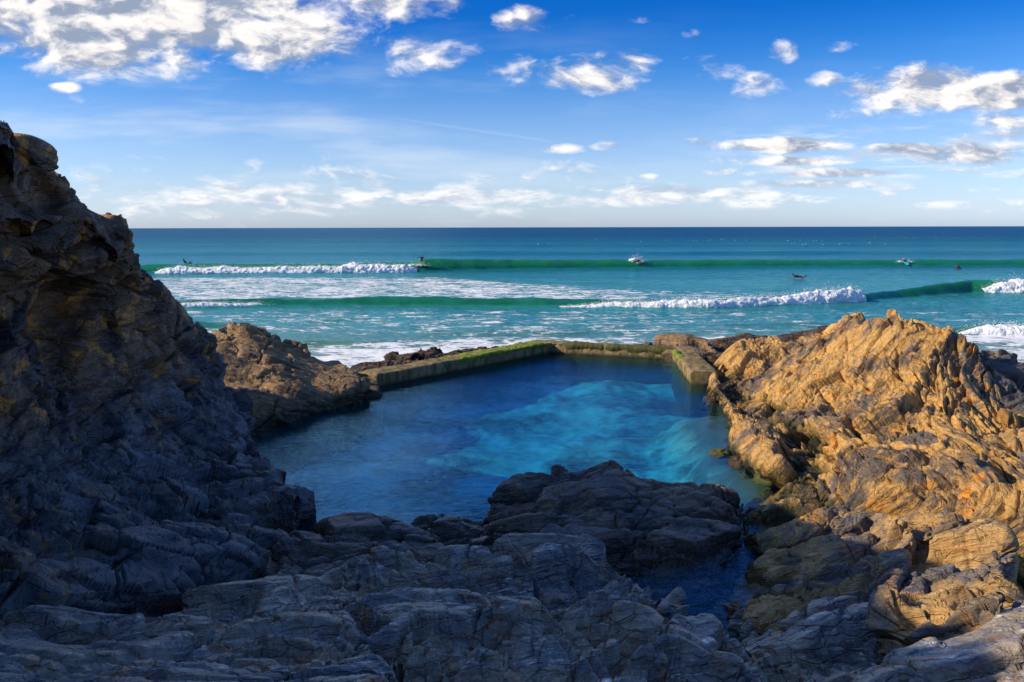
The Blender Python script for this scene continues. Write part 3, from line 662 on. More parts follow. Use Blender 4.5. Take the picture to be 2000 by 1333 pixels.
rock('rock_slab', [
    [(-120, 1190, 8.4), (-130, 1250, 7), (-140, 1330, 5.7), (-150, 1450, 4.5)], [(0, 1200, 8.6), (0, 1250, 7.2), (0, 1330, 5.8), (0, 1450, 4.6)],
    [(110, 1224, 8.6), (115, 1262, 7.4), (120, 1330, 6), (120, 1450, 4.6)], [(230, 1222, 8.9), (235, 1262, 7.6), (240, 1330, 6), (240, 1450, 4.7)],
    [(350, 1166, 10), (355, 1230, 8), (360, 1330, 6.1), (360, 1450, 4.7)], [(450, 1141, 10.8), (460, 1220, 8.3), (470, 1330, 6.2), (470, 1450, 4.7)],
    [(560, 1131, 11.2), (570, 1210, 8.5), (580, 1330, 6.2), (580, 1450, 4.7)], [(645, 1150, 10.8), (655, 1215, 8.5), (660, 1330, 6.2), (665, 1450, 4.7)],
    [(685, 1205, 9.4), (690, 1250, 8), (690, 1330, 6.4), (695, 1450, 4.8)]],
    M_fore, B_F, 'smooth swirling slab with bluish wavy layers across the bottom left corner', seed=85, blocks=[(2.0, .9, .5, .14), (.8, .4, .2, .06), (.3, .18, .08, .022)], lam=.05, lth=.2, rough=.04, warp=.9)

# ------------------------------------------------------------------ pool walls
def concrete_mat():
    m, g, bs, out = new_mat('old_concrete')
    p = g.new('ShaderNodeNewGeometry').outputs['Position']; nz = g.sep(g.new('ShaderNodeNewGeometry').outputs['Normal'])[2]
    n1 = g.noise(p, 1.3, 6, .65); n2 = g.noise(p, 14, 5, .7); n3 = g.noise(g.v('MULTIPLY', p, (2, 2, .5)), 2.2, 5, .6)
    c = g.mix(g.ss(n1, .35, .65), (.19, .13, .06), (.33, .235, .115))
    c = g.mix(g.m('MULTIPLY', g.ss(n3, .46, .62), .8), c, (.070, .072, .018))
    c = g.mix(g.ss(g.sep(p)[2], .16, .0), c, (.045, .042, .02))
    v = g.m('MULTIPLY_ADD', n2, .8, .6); c = g.v('MULTIPLY', c, g.comb(v, v, v))
    g.put(bs.inputs['Base Color'], c); bs.inputs['Roughness'].default_value = .85; bs.inputs['Specular IOR Level'].default_value = .25
    bp = g.new('ShaderNodeBump'); bp.inputs['Strength'].default_value = .9; bp.inputs['Distance'].default_value = .5
    g.put(bp.inputs['Height'], g.m('ADD', g.m('MULTIPLY', n2, .06), g.m('MULTIPLY', n1, .1))); g.put(bs.inputs['Normal'], bp.outputs[0])
    return m
def moss_mat(name, ca, cb, cc):
    m, g, bs, out = new_mat(name)
    p = g.new('ShaderNodeNewGeometry').outputs['Position']
    n1 = g.noise(p, 2.2, 5, .6); n2 = g.noise(p, 22, 4, .7)
    c = g.mix(g.ss(n1, .35, .68), ca, cb); c = g.mix(g.ss(n2, .55, .8), c, cc)
    g.put(bs.inputs['Base Color'], c); bs.inputs['Roughness'].default_value = .8
    bp = g.new('ShaderNodeBump'); bp.inputs['Distance'].default_value = .3; g.put(bp.inputs['Height'], g.m('MULTIPLY', n2, .12)); g.put(bs.inputs['Normal'], bp.outputs[0])
    return m
M_conc = concrete_mat(); M_moss = moss_mat('green_algae', (.24, .29, .010), (.10, .14, .008), (.26, .26, .03)); M_olive = moss_mat('olive_algae', (.085, .085, .014), (.05, .052, .012), (.14, .115, .03))
def wall_run(A, Bp, width, ztop, seed, cap0=True, cap1=True, zb=-1.9, label='', out_side=1, n=None):
    A = np.array([A[0], A[1], 0.0]); Bp = np.array([Bp[0], Bp[1], 0.0])
    L = np.linalg.norm(Bp - A); t = (Bp - A) / L; o = np.array([-t[1], t[0], 0]) * out_side
    # cross-section: up the inner face, over a worn rim, across the top, down the outer face
    sec = [(-.05, zb), (.02, -.6)] + [(.04 - .04 * k / 10, -.6 + (ztop - .02) * k / 10 + .55 * k / 10) for k in range(1, 10)] + [(.0, ztop - .07), (.03, ztop - .02), (.09, ztop)]
    sec += [(.09 + (width - .18) * k / 14, ztop + .012 * math.sin(3.1 * k / 14)) for k in range(1, 14)] + [(width - .09, ztop), (width - .03, ztop - .02), (width, ztop - .07), (width + .05, .0), (width + .12, -.6), (width + .2, zb)]
    sec = np.array(sec); k = np.linspace(0, 1, int(L / .07) + 2)
    G = A + t * (k[:, None, None] * L) + o * sec[None, :, 0:1] + np.array([0, 0, 1]) * sec[None, :, 1:2]
    if cap0: G = np.concatenate([np.repeat((A + o * width / 2 - t * .02)[None, None], len(sec), 1) * [1, 1, 0] + (G[:1] - A - o * width / 2) * [.0, .0, 1] , (G[:1] - (A + o * width / 2)) * [.96, .96, 1] + (A + o * width / 2) - t * .03, G], 0)
    if cap1:
        c = Bp + o * width / 2
        G = np.concatenate([G, (G[-1:] - c) * [.96, .96, 1] + c + t * .03, np.repeat((c + t * .02)[None, None], len(sec), 1) * [1, 1, 0] + (G[-1:] - c) * [0, 0, 1]], 0)
    N = grid_normals(G); c = G.reshape(-1, 3)
    if (N[len(k) // 2, len(sec) // 2][2]) < 0: N = -N; flip = True
    else: flip = False
    d = .06 * fbm(c * 1.1, 4, seed) + .045 * fbm(c * 4, 3, seed + 3)
    d += -.05 * np.clip(perlin(c * .6, seed + 9) - .25, 0, 1) * 3
    G = (c + N.reshape(-1, 3) * d[:, None]).reshape(G.shape)
    if flip: G = G[::-1]
    w = mesh_grid('pool_wall', G, M_conc, smooth=True)
    tag(w, label, 'wall', 'concrete walls of the tidal pool')
    return w, A, t, o, L
def moss_strip(parent, A, t, o, L, k0, k1, w0, w1, z, seed, drip=.0, mat=None):
    nu, nv = int((k1 - k0) * L / .05) + 2, int((w1 - w0) / .05) + 8
    u = np.linspace(k0, k1, nu); v = np.linspace(0, 1, nv)
    U, V = np.meshgrid(u, v, indexing='ij')
    off = w0 + (w1 - w0) * V
    zz = np.full_like(off, z)
    if drip:
        lip = V < .28; off = np.where(lip, w0 - .035, w0 + (w1 - w0) * (V - .28) / .72); zz = np.where(lip, z - drip * (1 - V / .28), z)
    Pm = A + t * (U[..., None] * L) + o * off[..., None]; Pm[..., 2] = zz
    c = Pm.reshape(-1, 3)
    th = .025 + .11 * fbm(c * 1.5, 4, seed) + .05 * fbm(c * 7, 2, seed + 5)
    edge = np.minimum(np.minimum((U - k0) / (k1 - k0), (k1 - U) / (k1 - k0)) * 6, np.minimum(V, 1 - V) * 6).ravel()
    th = th + np.clip(edge, 0, 1) * .09 - .085
    if drip:
        lipm = (V < .28).ravel()
        c = c - np.where(lipm, 1, 0)[:, None] * o * (th + .0)[:, None]
        c[:, 2] += np.where(lipm, 0, th)
    else: c[:, 2] += th
    G = c.reshape(Pm.shape)
    N = grid_normals(G)
    if N[..., 2].mean() < 0: G = G[::-1]
    m = mesh_grid('algae_mat', G, mat or M_moss)
    wo = np.array(m.location) - np.array(parent.location); m.parent = parent; m.location = wo
    return m
WA, WB, WC, WD = PZ(738, 757, 0), PZ(1075, 690, 0), PZ(1312, 703, 0), PZ(1348, 752, 0)
ww, A_, t_, o_, L_ = wall_run(WA, WB + (WB - WA) * .06, 1.15, .50, 5, label='left pool wall, its top thickly covered in bright green algae')
moss_strip(ww, A_, t_, o_, L_, .36, .985, .0, 1.08, .52, 7, drip=.17)
ww, A_, t_, o_, L_ = wall_run(WB - (WC - WB) * .02, WC + (WC - WB) * .1, .75, .52, 15, label='far pool wall facing the viewer, with the open sea directly behind it')
moss_strip(ww, A_, t_, o_, L_, .04, .97, .0, .16, .535, 17, drip=.30, mat=M_olive)
ww, A_, t_, o_, L_ = wall_run(WC + (WD - WC) * .02, WD, 1.05, .50, 25, label='short right pool wall with a broken blunt near end, sunlit on its inner side')
moss_strip(ww, A_, t_, o_, L_, .04, .5, .0, .22, .515, 27, drip=.18)
rock('rock', [[(696, 742, 32.6), (698, 752, 31.9), (700, 764, 31.0)], [(716, 736, 33.2), (718, 750, 32.2), (720, 764, 31.1)], [(738, 737, 33.2), (740, 750, 32.3), (742, 764, 31.2)]],
     M_out, B_O, 'small brown rock joining the stepped outcrop to the near end of the mossy wall', seed=65, blocks=BL_R[2:], lam=.04, back=((0, .5, -.3), (0, 1, -1.2)), side=((.1, .1, -.3),))

# small weedy stones along the right waterline
def stone(px, py, z, r, mat, seed, label, name='rock', sq=.6, group=None):
    c0 = PZ(px, py, z); nu, nv = 40, 26
    th = np.linspace(0, 2 * np.pi, nu); ph = np.linspace(0.02, np.pi * .62, nv)
    T, Pp = np.meshgrid(th, ph, indexing='ij')
    D = np.stack([np.cos(T) * np.sin(Pp), np.sin(T) * np.sin(Pp), np.cos(Pp) * sq], -1)
    rr = 1 + .45 * fbm(D.reshape(-1, 3) * 1.7 + seed, 4, seed).reshape(T.shape)
    rr[-1] = rr[0]
    G = c0 + D * rr[..., None] * r
    if np.array(grid_normals(G))[..., 2].mean() < 0: G = G[::-1]
    return tag(mesh_grid(name, G, mat), label, 'rock', group)
stone(1405, 888, -.05, .30, M_olive, 3, 'small green weedy stone in the water off the smooth tan hump', sq=.5)
stone(1392, 784, -.02, .22, M_weedy, 4, 'small dark stone in the water below the right pool wall')
stone(1500, 938, -.05, .36, M_olive, 5, 'green weedy stone in a notch of the near right shore of the pool', sq=.45)
stone(1447, 905, -.02, .34, M_weedy, 8, 'dark weedy stone at the waterline beneath the smooth tan hump', sq=.5)

# ------------------------------------------------------------------ pool
def floor_mat():
    m, g, bs, out = new_mat('pool_bed')
    p = g.new('ShaderNodeNewGeometry').outputs['Position']
    n = g.noise(g.v('MULTIPLY', p, (.34, .26, .3)), 1.0, 6, .6, .4); n2 = g.noise(p, 1.6, 5, .65)
    f = g.ss(g.m('ADD', n, g.m('MULTIPLY_ADD', n2, .32, -.16)), .36, .68)
    f = g.m('MULTIPLY', f, g.ss(g.m('ADD', g.sep(p)[2], g.m('MULTIPLY_ADD', n2, .8, -.4)), -.55, -1.15))
    g.put(bs.inputs['Base Color'], g.mix(f, (.085, .085, .055), (.80, .78, .58)))
    bs.inputs['Roughness'].default_value = .9
    return m
def pool_water_mat():
    m, g, bs, out = new_mat('pool_water')
    g.n.remove(bs)
    p = g.new('ShaderNodeNewGeometry').outputs['Position']
    h = g.m('ADD', g.m('MULTIPLY', g.noise(g.v('MULTIPLY', p, (2.6, 4.2, 1)), 1.0, 4, .55), .040), g.m('MULTIPLY', g.noise(g.v('MULTIPLY', p, (7, 12, 1)), 1.0, 3, .6), .011))
    calm = g.ss(g.noise(g.v('MULTIPLY', p, (.22, .35, 1)), 1.0, 3, .5), .3, .7, .55, 1.25)
    bp = g.new('ShaderNodeBump'); bp.inputs['Distance'].default_value = 1.0; bp.inputs['Strength'].default_value = 1
    g.put(bp.inputs['Height'], g.m('MULTIPLY', h, calm))
    inc = g.new('ShaderNodeNewGeometry').outputs['Incoming']
    cs = g.m('ABSOLUTE', g.v('DOT_PRODUCT', bp.outputs[0], inc)); fr = g.m('MULTIPLY_ADD', g.m('POWER', g.m('SUBTRACT', 1.0, cs, clamp=True), 5.0), .93, .02)
    gl = g.new('ShaderNodeBsdfGlossy'); gl.inputs['Roughness'].default_value = .03; g.put(gl.inputs['Color'], (.27, .66, 1.0)); g.put(gl.inputs['Normal'], bp.outputs[0])
    tr = g.new('ShaderNodeBsdfTransparent')
    mx = g.new('ShaderNodeMixShader'); g.put(mx.inputs[0], fr); g.l.new(tr.outputs[0], mx.inputs[1]); g.l.new(gl.outputs[0], mx.inputs[2])
    g.l.new(mx.outputs[0], out.inputs['Surface'])
    va = g.new('ShaderNodeVolumeAbsorption'); g.put(va.inputs['Color'], (.0, .74, .92)); va.inputs['Density'].default_value = .46
    vs = g.new('ShaderNodeVolumeScatter')
    g.l.new(va.outputs[0], out.inputs['Volume']); g.n.remove(vs)
    return m
def build_pool():
    xs = np.linspace(-13, 11, 240); ys = np.linspace(6, 44, 300)
    X, Y = np.meshgrid(xs, ys, indexing='ij')
    c = np.stack([X, Y, np.zeros_like(X)], -1).reshape(-1, 3)
    z = -1.75 + .30 * fbm(c * .35, 4, 301) + .12 * fbm(c * 1.4, 3, 305)
    z = z + np.clip((c[:, 1] - 24) / 16, 0, 1) * .55 - np.clip((20 - c[:, 1]) / 8, 0, 1) * .6
    sh = np.clip((c[:, 0] - (5.7 + (c[:, 1] - 20) * .062) + 1.9 + .5 * fbm(c * .8, 3, 309)) / 2.2, 0, 1); sh = sh * sh * (3 - 2 * sh)
    z = z + sh * 1.25 * np.clip((34 - c[:, 1]) / 5, 0, 1)
    G = c.copy(); G[:, 2] = z
    tag(mesh_grid('pool_bed', G.reshape(240, 300, 3), floor_mat()), kind='structure')
    # the water is a closed body between the walls and the rocks
    poly = [PZ(735, 757, 0) + np.array((-.5, .6, 0)), WB + np.array((-.2, .55, 0)), WC + np.array((.4, .35, 0)), WD + np.array((.5, .2, 0)), PZ(1440, 752, 0), PZ(1540, 800, 0), PZ(1600, 880, 0), PZ(1640, 960, 0), PZ(1650, 1040, 0),
            PZ(1640, 1150, 0), np.array((4.2, 9.5, 0)), np.array((1.0, 9.5, 0)), np.array((0.5, 12.0, 0)), np.array((-6.5, 14, 0)), np.array((-9, 20, 0)), np.array((-10.5, 26, 0)), np.array((-9.8, 30, 0))]
    bm = bmesh.new()
    top = [bm.verts.new((q[0], q[1], 0)) for q in poly]; bot = [bm.verts.new((q[0], q[1], -4.5)) for q in poly]
    f = bm.faces.new(top); bm.faces.new(bot[::-1])
    for i in range(len(top)):
        j = (i + 1) % len(top); bm.faces.new((top[i], bot[i], bot[j], top[j]))
    bmesh.ops.recalc_face_normals(bm, faces=bm.faces)
    me = bpy.data.meshes.new('pool_water'); bm.to_mesh(me); bm.free(); me.materials.append(pool_water_mat())
    o = bpy.data.objects.new('pool_water', me); COL.objects.link(o); tag(o, kind='structure')
build_pool()

# ------------------------------------------------------------------ sea
def SY(py, z=SEA):               # depth of the sea surface under photo row py (straight ahead)
    return PZ(1000, py, z)[1]
def px_poly(pairs, px):
    return np.interp(px, [q[0] for q in pairs], [q[1] for q in pairs])
WAVES = [  # foot of the face as photo (px, py), height, face length, back length
    dict(foot=[(-600, 536), (250, 534), (500, 533), (700, 532), (830, 531), (1000, 527), (1300, 522.5), (1600, 521), (2600, 520)],
         amp=[(-600, 1.1), (250, 1.0), (290, 1.25), (800, 1.35), (830, 1.7), (1000, 1.5), (1250, 1.25), (1600, 1.12), (2600, 1.1)], face=3.4, back=7.0),
    dict(foot=[(-600, 608), (330, 603), (560, 598), (850, 599), (1100, 601), (1400, 601), (1690, 589), (1760, 582), (1900, 573), (2600, 570)],
         amp=[(-600, .5), (330, .5), (560, .62), (850, .70), (1000, .62), (1150, .5), (1400, .5), (1640, .75), (1700, .62), (1780, .75), (1880, 1.15), (2000, 1.2), (2600, 1.2)], face=2.2, back=4.5),
    dict(foot=[(1700, 658), (1860, 657), (2600, 662)], amp=[(1820, 0), (1880, .34), (1930, .5), (2600, .6)], face=1.3, back=2.0),
    dict(foot=[(-600, 644), (330, 645), (440, 646), (560, 640)], amp=[(-600, .5), (380, .46), (430, .34), (500, .0)], face=1.5, back=3.0),
    dict(foot=[(400, 622), (560, 634), (700, 628), (760, 622)], amp=[(540, .0), (600, .16), (680, .16), (740, 0)], face=1.0, back=1.6),
    dict(foot=[(700, 655), (1000, 652), (1100, 654), (1300, 650)], amp=[(1020, 0), (1060, .10), (1120, .10), (1180, 0)], face=.7, back=1.0),
    dict(foot=[(1400, 640), (2000, 636)], amp=[(1380, 0), (1450, .10), (1700, .10), (1850, .0)], face=1.0, back=1.4),
    dict(foot=[(560, 675), (900, 668)], amp=[(560, 0), (600, .22), (700, .18), (800, 0)], face=.9, back=1.0),
    dict(foot=[(-600, 499), (2600, 496)], amp=[(-600, .75), (900, .7), (1500, .75), (2600, .7)], face=9, back=14),
    dict(foot=[(-600, 483), (2600, 481)], amp=[(-600, .5), (700, .8), (1500, .9), (2600, .8)], face=16, back=22),
    dict(foot=[(-600, 472), (2600, 470)], amp=[(-600, .6), (1500, 1.0), (2600, 1.0)], face=26, back=36),
]
def wave_at(w, t, Y):
    """height of one wave at tangent t (x / Y) and depth Y, and the position across its face"""
    px = 1000 + t * F
    py = px_poly(w['foot'], px); dep = (py - (444.3 - .0023 * (px - 1000)))
    Yf = (HC - SEA) * F / dep * 1.0
    A = px_poly(w['amp'], px)
    s = (Y - Yf)
    up = np.clip(s / w['face'], 0, 1); dn = np.clip((s - w['face']) / w['back'], 0, None)
    h = A * np.where(s < w['face'], up ** 1.7 * (1.9 - .9 * up ** 2) , np.exp(-dn * 1.3) * (1 + dn * .25))
    return h, s / w['face'], A
def sea_height(t, Y, fine=True):
    x = t * Y
    c = np.stack([x, Y, np.zeros_like(x)], -1).reshape(-1, 3)
    wob = (perlin(c * .07, 611) * 1.2 + perlin(c * .23, 612) * .5).reshape(x.shape)
    h = np.zeros_like(x)
    vary = 1 + .22 * perlin(np.stack([c[:, 0] * .06, c[:, 1] * .02, c[:, 2]], 1), 655).reshape(x.shape) + .14 * perlin(np.stack([c[:, 0] * .28, c[:, 1] * .05, c[:, 2]], 1), 656).reshape(x.shape)
    for w in WAVES:
        hh, s, A = wave_at(w, t, Y + wob * min(1.0, w['face'] * .25)); h = np.maximum(h, hh * vary)
    if fine:
        near = np.clip(1 - (Y - 60) / 200, .12, 1)
        chop = .11 * fbm(c * np.array([.22, .42, 1]), 4, 620, .55).reshape(x.shape) + .05 * fbm(c * np.array([.9, 1.7, 1]), 3, 627).reshape(x.shape)
        h = h + chop * near * 1.25 + .14 * fbm(c * np.array([.035, .09, 1]), 2, 640).reshape(x.shape)
    return SEA + h, wob
def limit_Y(t):
    """where the sea stops against the pool wall and the rocks"""
    Y = np.full_like(t, 36.5)
    a, b, c = WA + np.array((0, 1.0, 0)), WB + np.array((-.3, .7, 0)), WC + np.array((.3, .5, 0))
    ta, tb, tc = a[0] / a[1], b[0] / b[1], c[0] / c[1]
    def seg(p, q, tt):      # depth of the wall line p-q seen along x = t*y
        return (p[0] * (q[1] - p[1]) - p[1] * (q[0] - p[0])) / ((q[1] - p[1]) * tt - (q[0] - p[0]))
    m = (t >= ta) & (t < tb); Y[m] = seg(a, b, t[m])
    m = (t >= tb) & (t < tc); Y[m] = seg(b, c, t[m])
    Y[t >= tc] = 39.5
    m = (t < ta); Y[m] = np.interp(t[m], [-2, ta - .06, ta], [36.5, 36.5, a[1]])
    return Y
def sea_mat():
    m, g, bs, out = new_mat('sea_water')
    p = g.new('ShaderNodeNewGeometry').outputs['Position']; x, y, z = g.sep(p)[:3]
    def att(n): return g.new('ShaderNodeAttribute', attribute_name=n).outputs['Fac']
    foam, green = att('foam'), att('green')
    # body colour: sandy shallows, teal, then deep blue
    c = g.mix(g.ss(y, 42, 64), (.16, .26, .175), (.03, .225, .205))
    c = g.mix(g.ss(y, 90, 180), c, (.003, .125, .165))
    c = g.mix(g.ss(y, 180, 700), c, (.001, .050, .115))
    vn = g.noise(g.v('MULTIPLY', p, (.05, .11, 0)), 1.0, 4, .6)
    vn2 = g.noise(g.v('MULTIPLY', p, (.30, 1.1, 0)), 1.0, 4, .65)
    vv = g.m('ADD', g.m('MULTIPLY', vn, .8), g.m('MULTIPLY_ADD', vn2, .9, .15)); c = g.v('MULTIPLY', c, g.comb(vv, vv, vv))
    c = g.mix(green, c, g.mix(g.ss(z, SEA + .2, SEA + 1.3), (.005, .12, .05), (.016, .20, .075)))  # green faces lighten towards the crest, imitating light passing through the water
    # foam : torn lace, drawn out along the waves
    wq = g.v('ADD', g.v('MULTIPLY', p, (.55, .95, 0)), g.v('MULTIPLY', g.new('ShaderNodeTexNoise').outputs[1], (0, 0, 0)))
    nw = g.noise(g.v('MULTIPLY', p, (.8, 1.3, 0)), 1.0, 4, .6)
    lace_v = g.v('ADD', g.v('MULTIPLY', p, (.9, 1.5, 0)), g.comb(g.m('MULTIPLY', nw, 2.2), g.m('MULTIPLY', nw, -1.8), 0))
    vo = g.new('ShaderNodeTexVoronoi', feature='DISTANCE_TO_EDGE'); vo.inputs['Scale'].default_value = 1; g.put(vo.inputs['Vector'], lace_v)
    lace = g.ss(vo.outputs['Distance'], .24, .0)
    fn = g.noise(g.v('MULTIPLY', p, (.34, .8, 0)), 1.0, 8, .68)
    fn2 = g.noise(g.v('MULTIPLY', p, (1.6, 3.2, 0)), 1.0, 5, .68)
    k = g.m('ADD', g.m('MULTIPLY', fn, 1.0), g.m('ADD', g.m('MULTIPLY', lace, .16), g.m('MULTIPLY', fn2, .42)))
    thr = g.m('SUBTRACT', 1.08, g.m('MULTIPLY', foam, .62))
    fm = g.m('MULTIPLY', g.ss(g.m('SUBTRACT', k, thr), -.05, .11), g.ss(foam, .02, .12))
    col = g.mix(fm, c, (.80, .82, .83))
    g.n.remove(bs)
    di = g.new('ShaderNodeBsdfDiffuse'); g.put(di.inputs[0], col)
    gl = g.new('ShaderNodeBsdfGlossy'); g.put(gl.inputs['Color'], (.42, .80, 1.0)); g.put(gl.inputs['Roughness'], g.ss(y, 50, 500, .10, .28))
    bp = g.new('ShaderNodeBump'); inc = g.new('ShaderNodeNewGeometry').outputs['Incoming']
    cs = g.m('MAXIMUM', g.v('DOT_PRODUCT', bp.outputs[0], inc), 0.0); fr = g.m('MULTIPLY_ADD', g.m('POWER', g.m('SUBTRACT', 1.0, cs, clamp=True), 5.0), .98, .02)
    sh = g.m('MULTIPLY', g.m('MULTIPLY', g.m('MINIMUM', fr, .62), g.ss(y, 60, 420, .80, .42)), g.m('SUBTRACT', 1.0, fm))
    mx = g.new('ShaderNodeMixShader'); g.put(mx.inputs[0], sh); g.l.new(di.outputs[0], mx.inputs[1]); g.l.new(gl.outputs[0], mx.inputs[2]); g.l.new(mx.outputs[0], out.inputs['Surface'])
    b1 = g.noise(g.v('MULTIPLY', p, (.9, 2.0, 0)), 1.0, 5, .6); b2 = g.noise(g.v('MULTIPLY', p, (.16, .42, 0)), 1.0, 5, .6); b3 = g.noise(g.v('MULTIPLY', p, (.03, .10, 0)), 1.0, 4, .6)
    h = g.m('ADD', g.m('MULTIPLY', b1, .13), g.m('ADD', g.m('MULTIPLY', b2, g.ss(y, 50, 200, .10, .6)), g.m('MULTIPLY', b3, g.ss(y, 100, 900, .0, 2.5))))
    h = g.m('ADD', h, g.m('MULTIPLY', fm, .05))
    h = g.m('MULTIPLY', h, g.m('MULTIPLY_ADD', green, -.75, 1.0))
    bp.inputs['Distance'].default_value = 1.0; g.put(bp.inputs['Height'], h)
    for nd in (di, gl): g.put(nd.inputs['Normal'], bp.outputs[0])
    return m
def build_sea():
    ts = np.concatenate([np.linspace(-1.6, -.62, 40)[:-1], np.linspace(-.62, .62, 860), np.linspace(.62, 1.6, 40)[1:]])
    inv = 1 / np.linspace(1 / 30.0, 1 / 420.0, 330)
    ex = [np.arange(66, 92, .28), np.arange(118, 153, .30), np.arange(50, 58, .25)]
    Ys = np.unique(np.round(np.concatenate([inv] + ex + [np.geomspace(420, 40000, 70)]), 3))
    keepm = np.concatenate([[True], np.diff(Ys) > .07]); Ys = Ys[keepm]
    T, Y = np.meshgrid(ts, Ys, indexing='ij')
    lim = limit_Y(ts)[:, None]
    Yc = np.maximum(Y, lim)
    Z, wob = sea_height(T, Yc)
    Z = np.where(Yc > 500, SEA, Z)
    G = np.stack([T * Yc, Yc, Z], -1)
    px = 1000 + T * F; py = 444.3 - .0023 * (px - 1000) + (HC - SEA) / Yc * F
    green = np.zeros_like(T)
    for wi, strength in ((0, 1.0), (1, 1.0), (2, .9), (3, .8), (4, .35), (5, .35), (6, .3), (7, .5), (8, .35), (9, .3), (10, .2)):
        hh, s, A = wave_at(WAVES[wi], T, Yc + wob * min(1.0, WAVES[wi]['face'] * .25))
        green = np.maximum(green, strength * np.clip((hh - .03 * A) / (.30 * A + 1e-4), 0, 1) * (s < 1.25) * (A > .05) * (s > 0))
    c = np.stack([px / 90, py / 14, 0 * px], -1).reshape(-1, 3)
    nz = fbm(c, 3, 701).reshape(px.shape)
    gx = np.stack([T * Yc * .35, Yc * .9, 0 * Yc], -1).reshape(-1, 3); green = green * np.clip(.86 + .5 * fbm(gx, 3, 715).reshape(px.shape), .35, 1)
    def band(lo, hi, soft): return np.clip((py - lo) / soft, 0, 1) * np.clip((hi - py) / soft, 0, 1)
    foam = np.zeros_like(px)
    # wash behind the first breaker
    f1 = px_poly([(200, .54), (700, .54), (900, .52), (1150, .52), (1400, .34), (1700, .16), (2600, .08)], px) * band(531, 600, 9)
    slope = np.clip((py - (536 + np.clip((px - 850) / 400, 0, 1) * 26)) / 8, 0, 1)
    foam = np.maximum(foam, f1 * slope)
    # behind the second breaker and between the waves
    f2 = px_poly([(200, .38), (900, .36), (1300, .36), (1700, .26), (2000, .24)], px) * band(598, 660, 10)
    foam = np.maximum(foam, f2)
    f3 = px_poly([(200, .2), (560, .35), (640, .56), (900, .64), (1100, .60), (1250, .46), (1400, .40), (1900, .3), (2000, .6)], px) * np.clip((py - px_poly([(600, 655), (1000, 644), (1300, 640)], px)) / 22, 0, 1)
    foam = np.maximum(foam, f3)
    f4 = px_poly([(550, 0), (600, .98), (1000, 1.0), (1060, .8), (1300, .7), (1420, .2)], px) * np.clip((py - px_poly([(600, 676), (1000, 660), (1300, 672)], px)) / 12, 0, 1)
    foam = np.maximum(foam, f4 * .70)
    foam = np.maximum(foam, px_poly([(1850, 0), (1900, .9), (2100, 1)], px) * band(652, 672, 6) * .8)
    # foamy crests
    h1, s1, A1 = wave_at(WAVES[0], T, Yc); crest = np.exp(-((s1 - 1.1) / .18) ** 2)
    foam = np.maximum(foam, crest * px_poly([(200, 0), (760, .9), (960, .75), (1010, 0), (2600, 0)], px))
    h2, s2, A2 = wave_at(WAVES[1], T, Yc); crest = np.exp(-((s2 - 1.25) / .5) ** 2)
    foam = np.maximum(foam, crest * px_poly([(200, 1.0), (480, .95), (560, .6), (720, .7), (760, .95), (835, .9), (850, 0), (1050, .1), (1100, .9), (1690, 1), (1700, 0), (1880, .0), (1920, 1)], px))
    foam = foam * (1 + .45 * nz) * (1 - .92 * np.clip(green * 1.2 - crest * 0, 0, 1) * (foam < .999))
    foam = np.clip(foam, 0, 1.2)
    kp = (Y[:-1, 1:] > np.minimum(lim[:-1], lim[1:]))
    o = mesh_grid('sea', G[:, ::-1], sea_mat(), attrs=dict(foam=foam[:, ::-1], green=green[:, ::-1]), keep=kp[:, ::-1], origin=(0, 40, SEA))
    tag(o, kind='structure')
build_sea()

# ------------------------------------------------------------------ white water
def foam_mat():
    m, g, bs, out = new_mat('white_water')
    p = g.new('ShaderNodeNewGeometry').outputs['Position']; n = g.noise(p, 3.5, 5, .65)
    g.put(bs.inputs['Base Color'], g.mix(g.ss(n, .3, .5), (.62, .72, .74), (.88, .89, .90))); bs.inputs['Roughness'].default_value = .9
    bs.inputs['Specular IOR Level'].default_value = .2
    bp = g.new('ShaderNodeBump'); bp.inputs['Distance'].default_value = .6; g.put(bp.inputs['Height'], g.m('MULTIPLY', n, .3)); g.put(bs.inputs['Normal'], bp.outputs[0])
    return m
M_foam = foam_mat()
def add_drops(V, Fc, pts, radii):
    for p, r in zip(pts, radii):
        b = len(V)
        for d in ((1, 0, 0), (-1, 0, 0), (0, 1, 0), (0, -1, 0), (0, 0, 1), (0, 0, -1)): V.append(tuple(p + np.array(d) * r))
        for f in ((0, 2, 4), (2, 1, 4), (1, 3, 4), (3, 0, 4), (2, 0, 5), (1, 2, 5), (3, 1, 5), (0, 3, 5)): Fc.append(tuple(b + i for i in f))
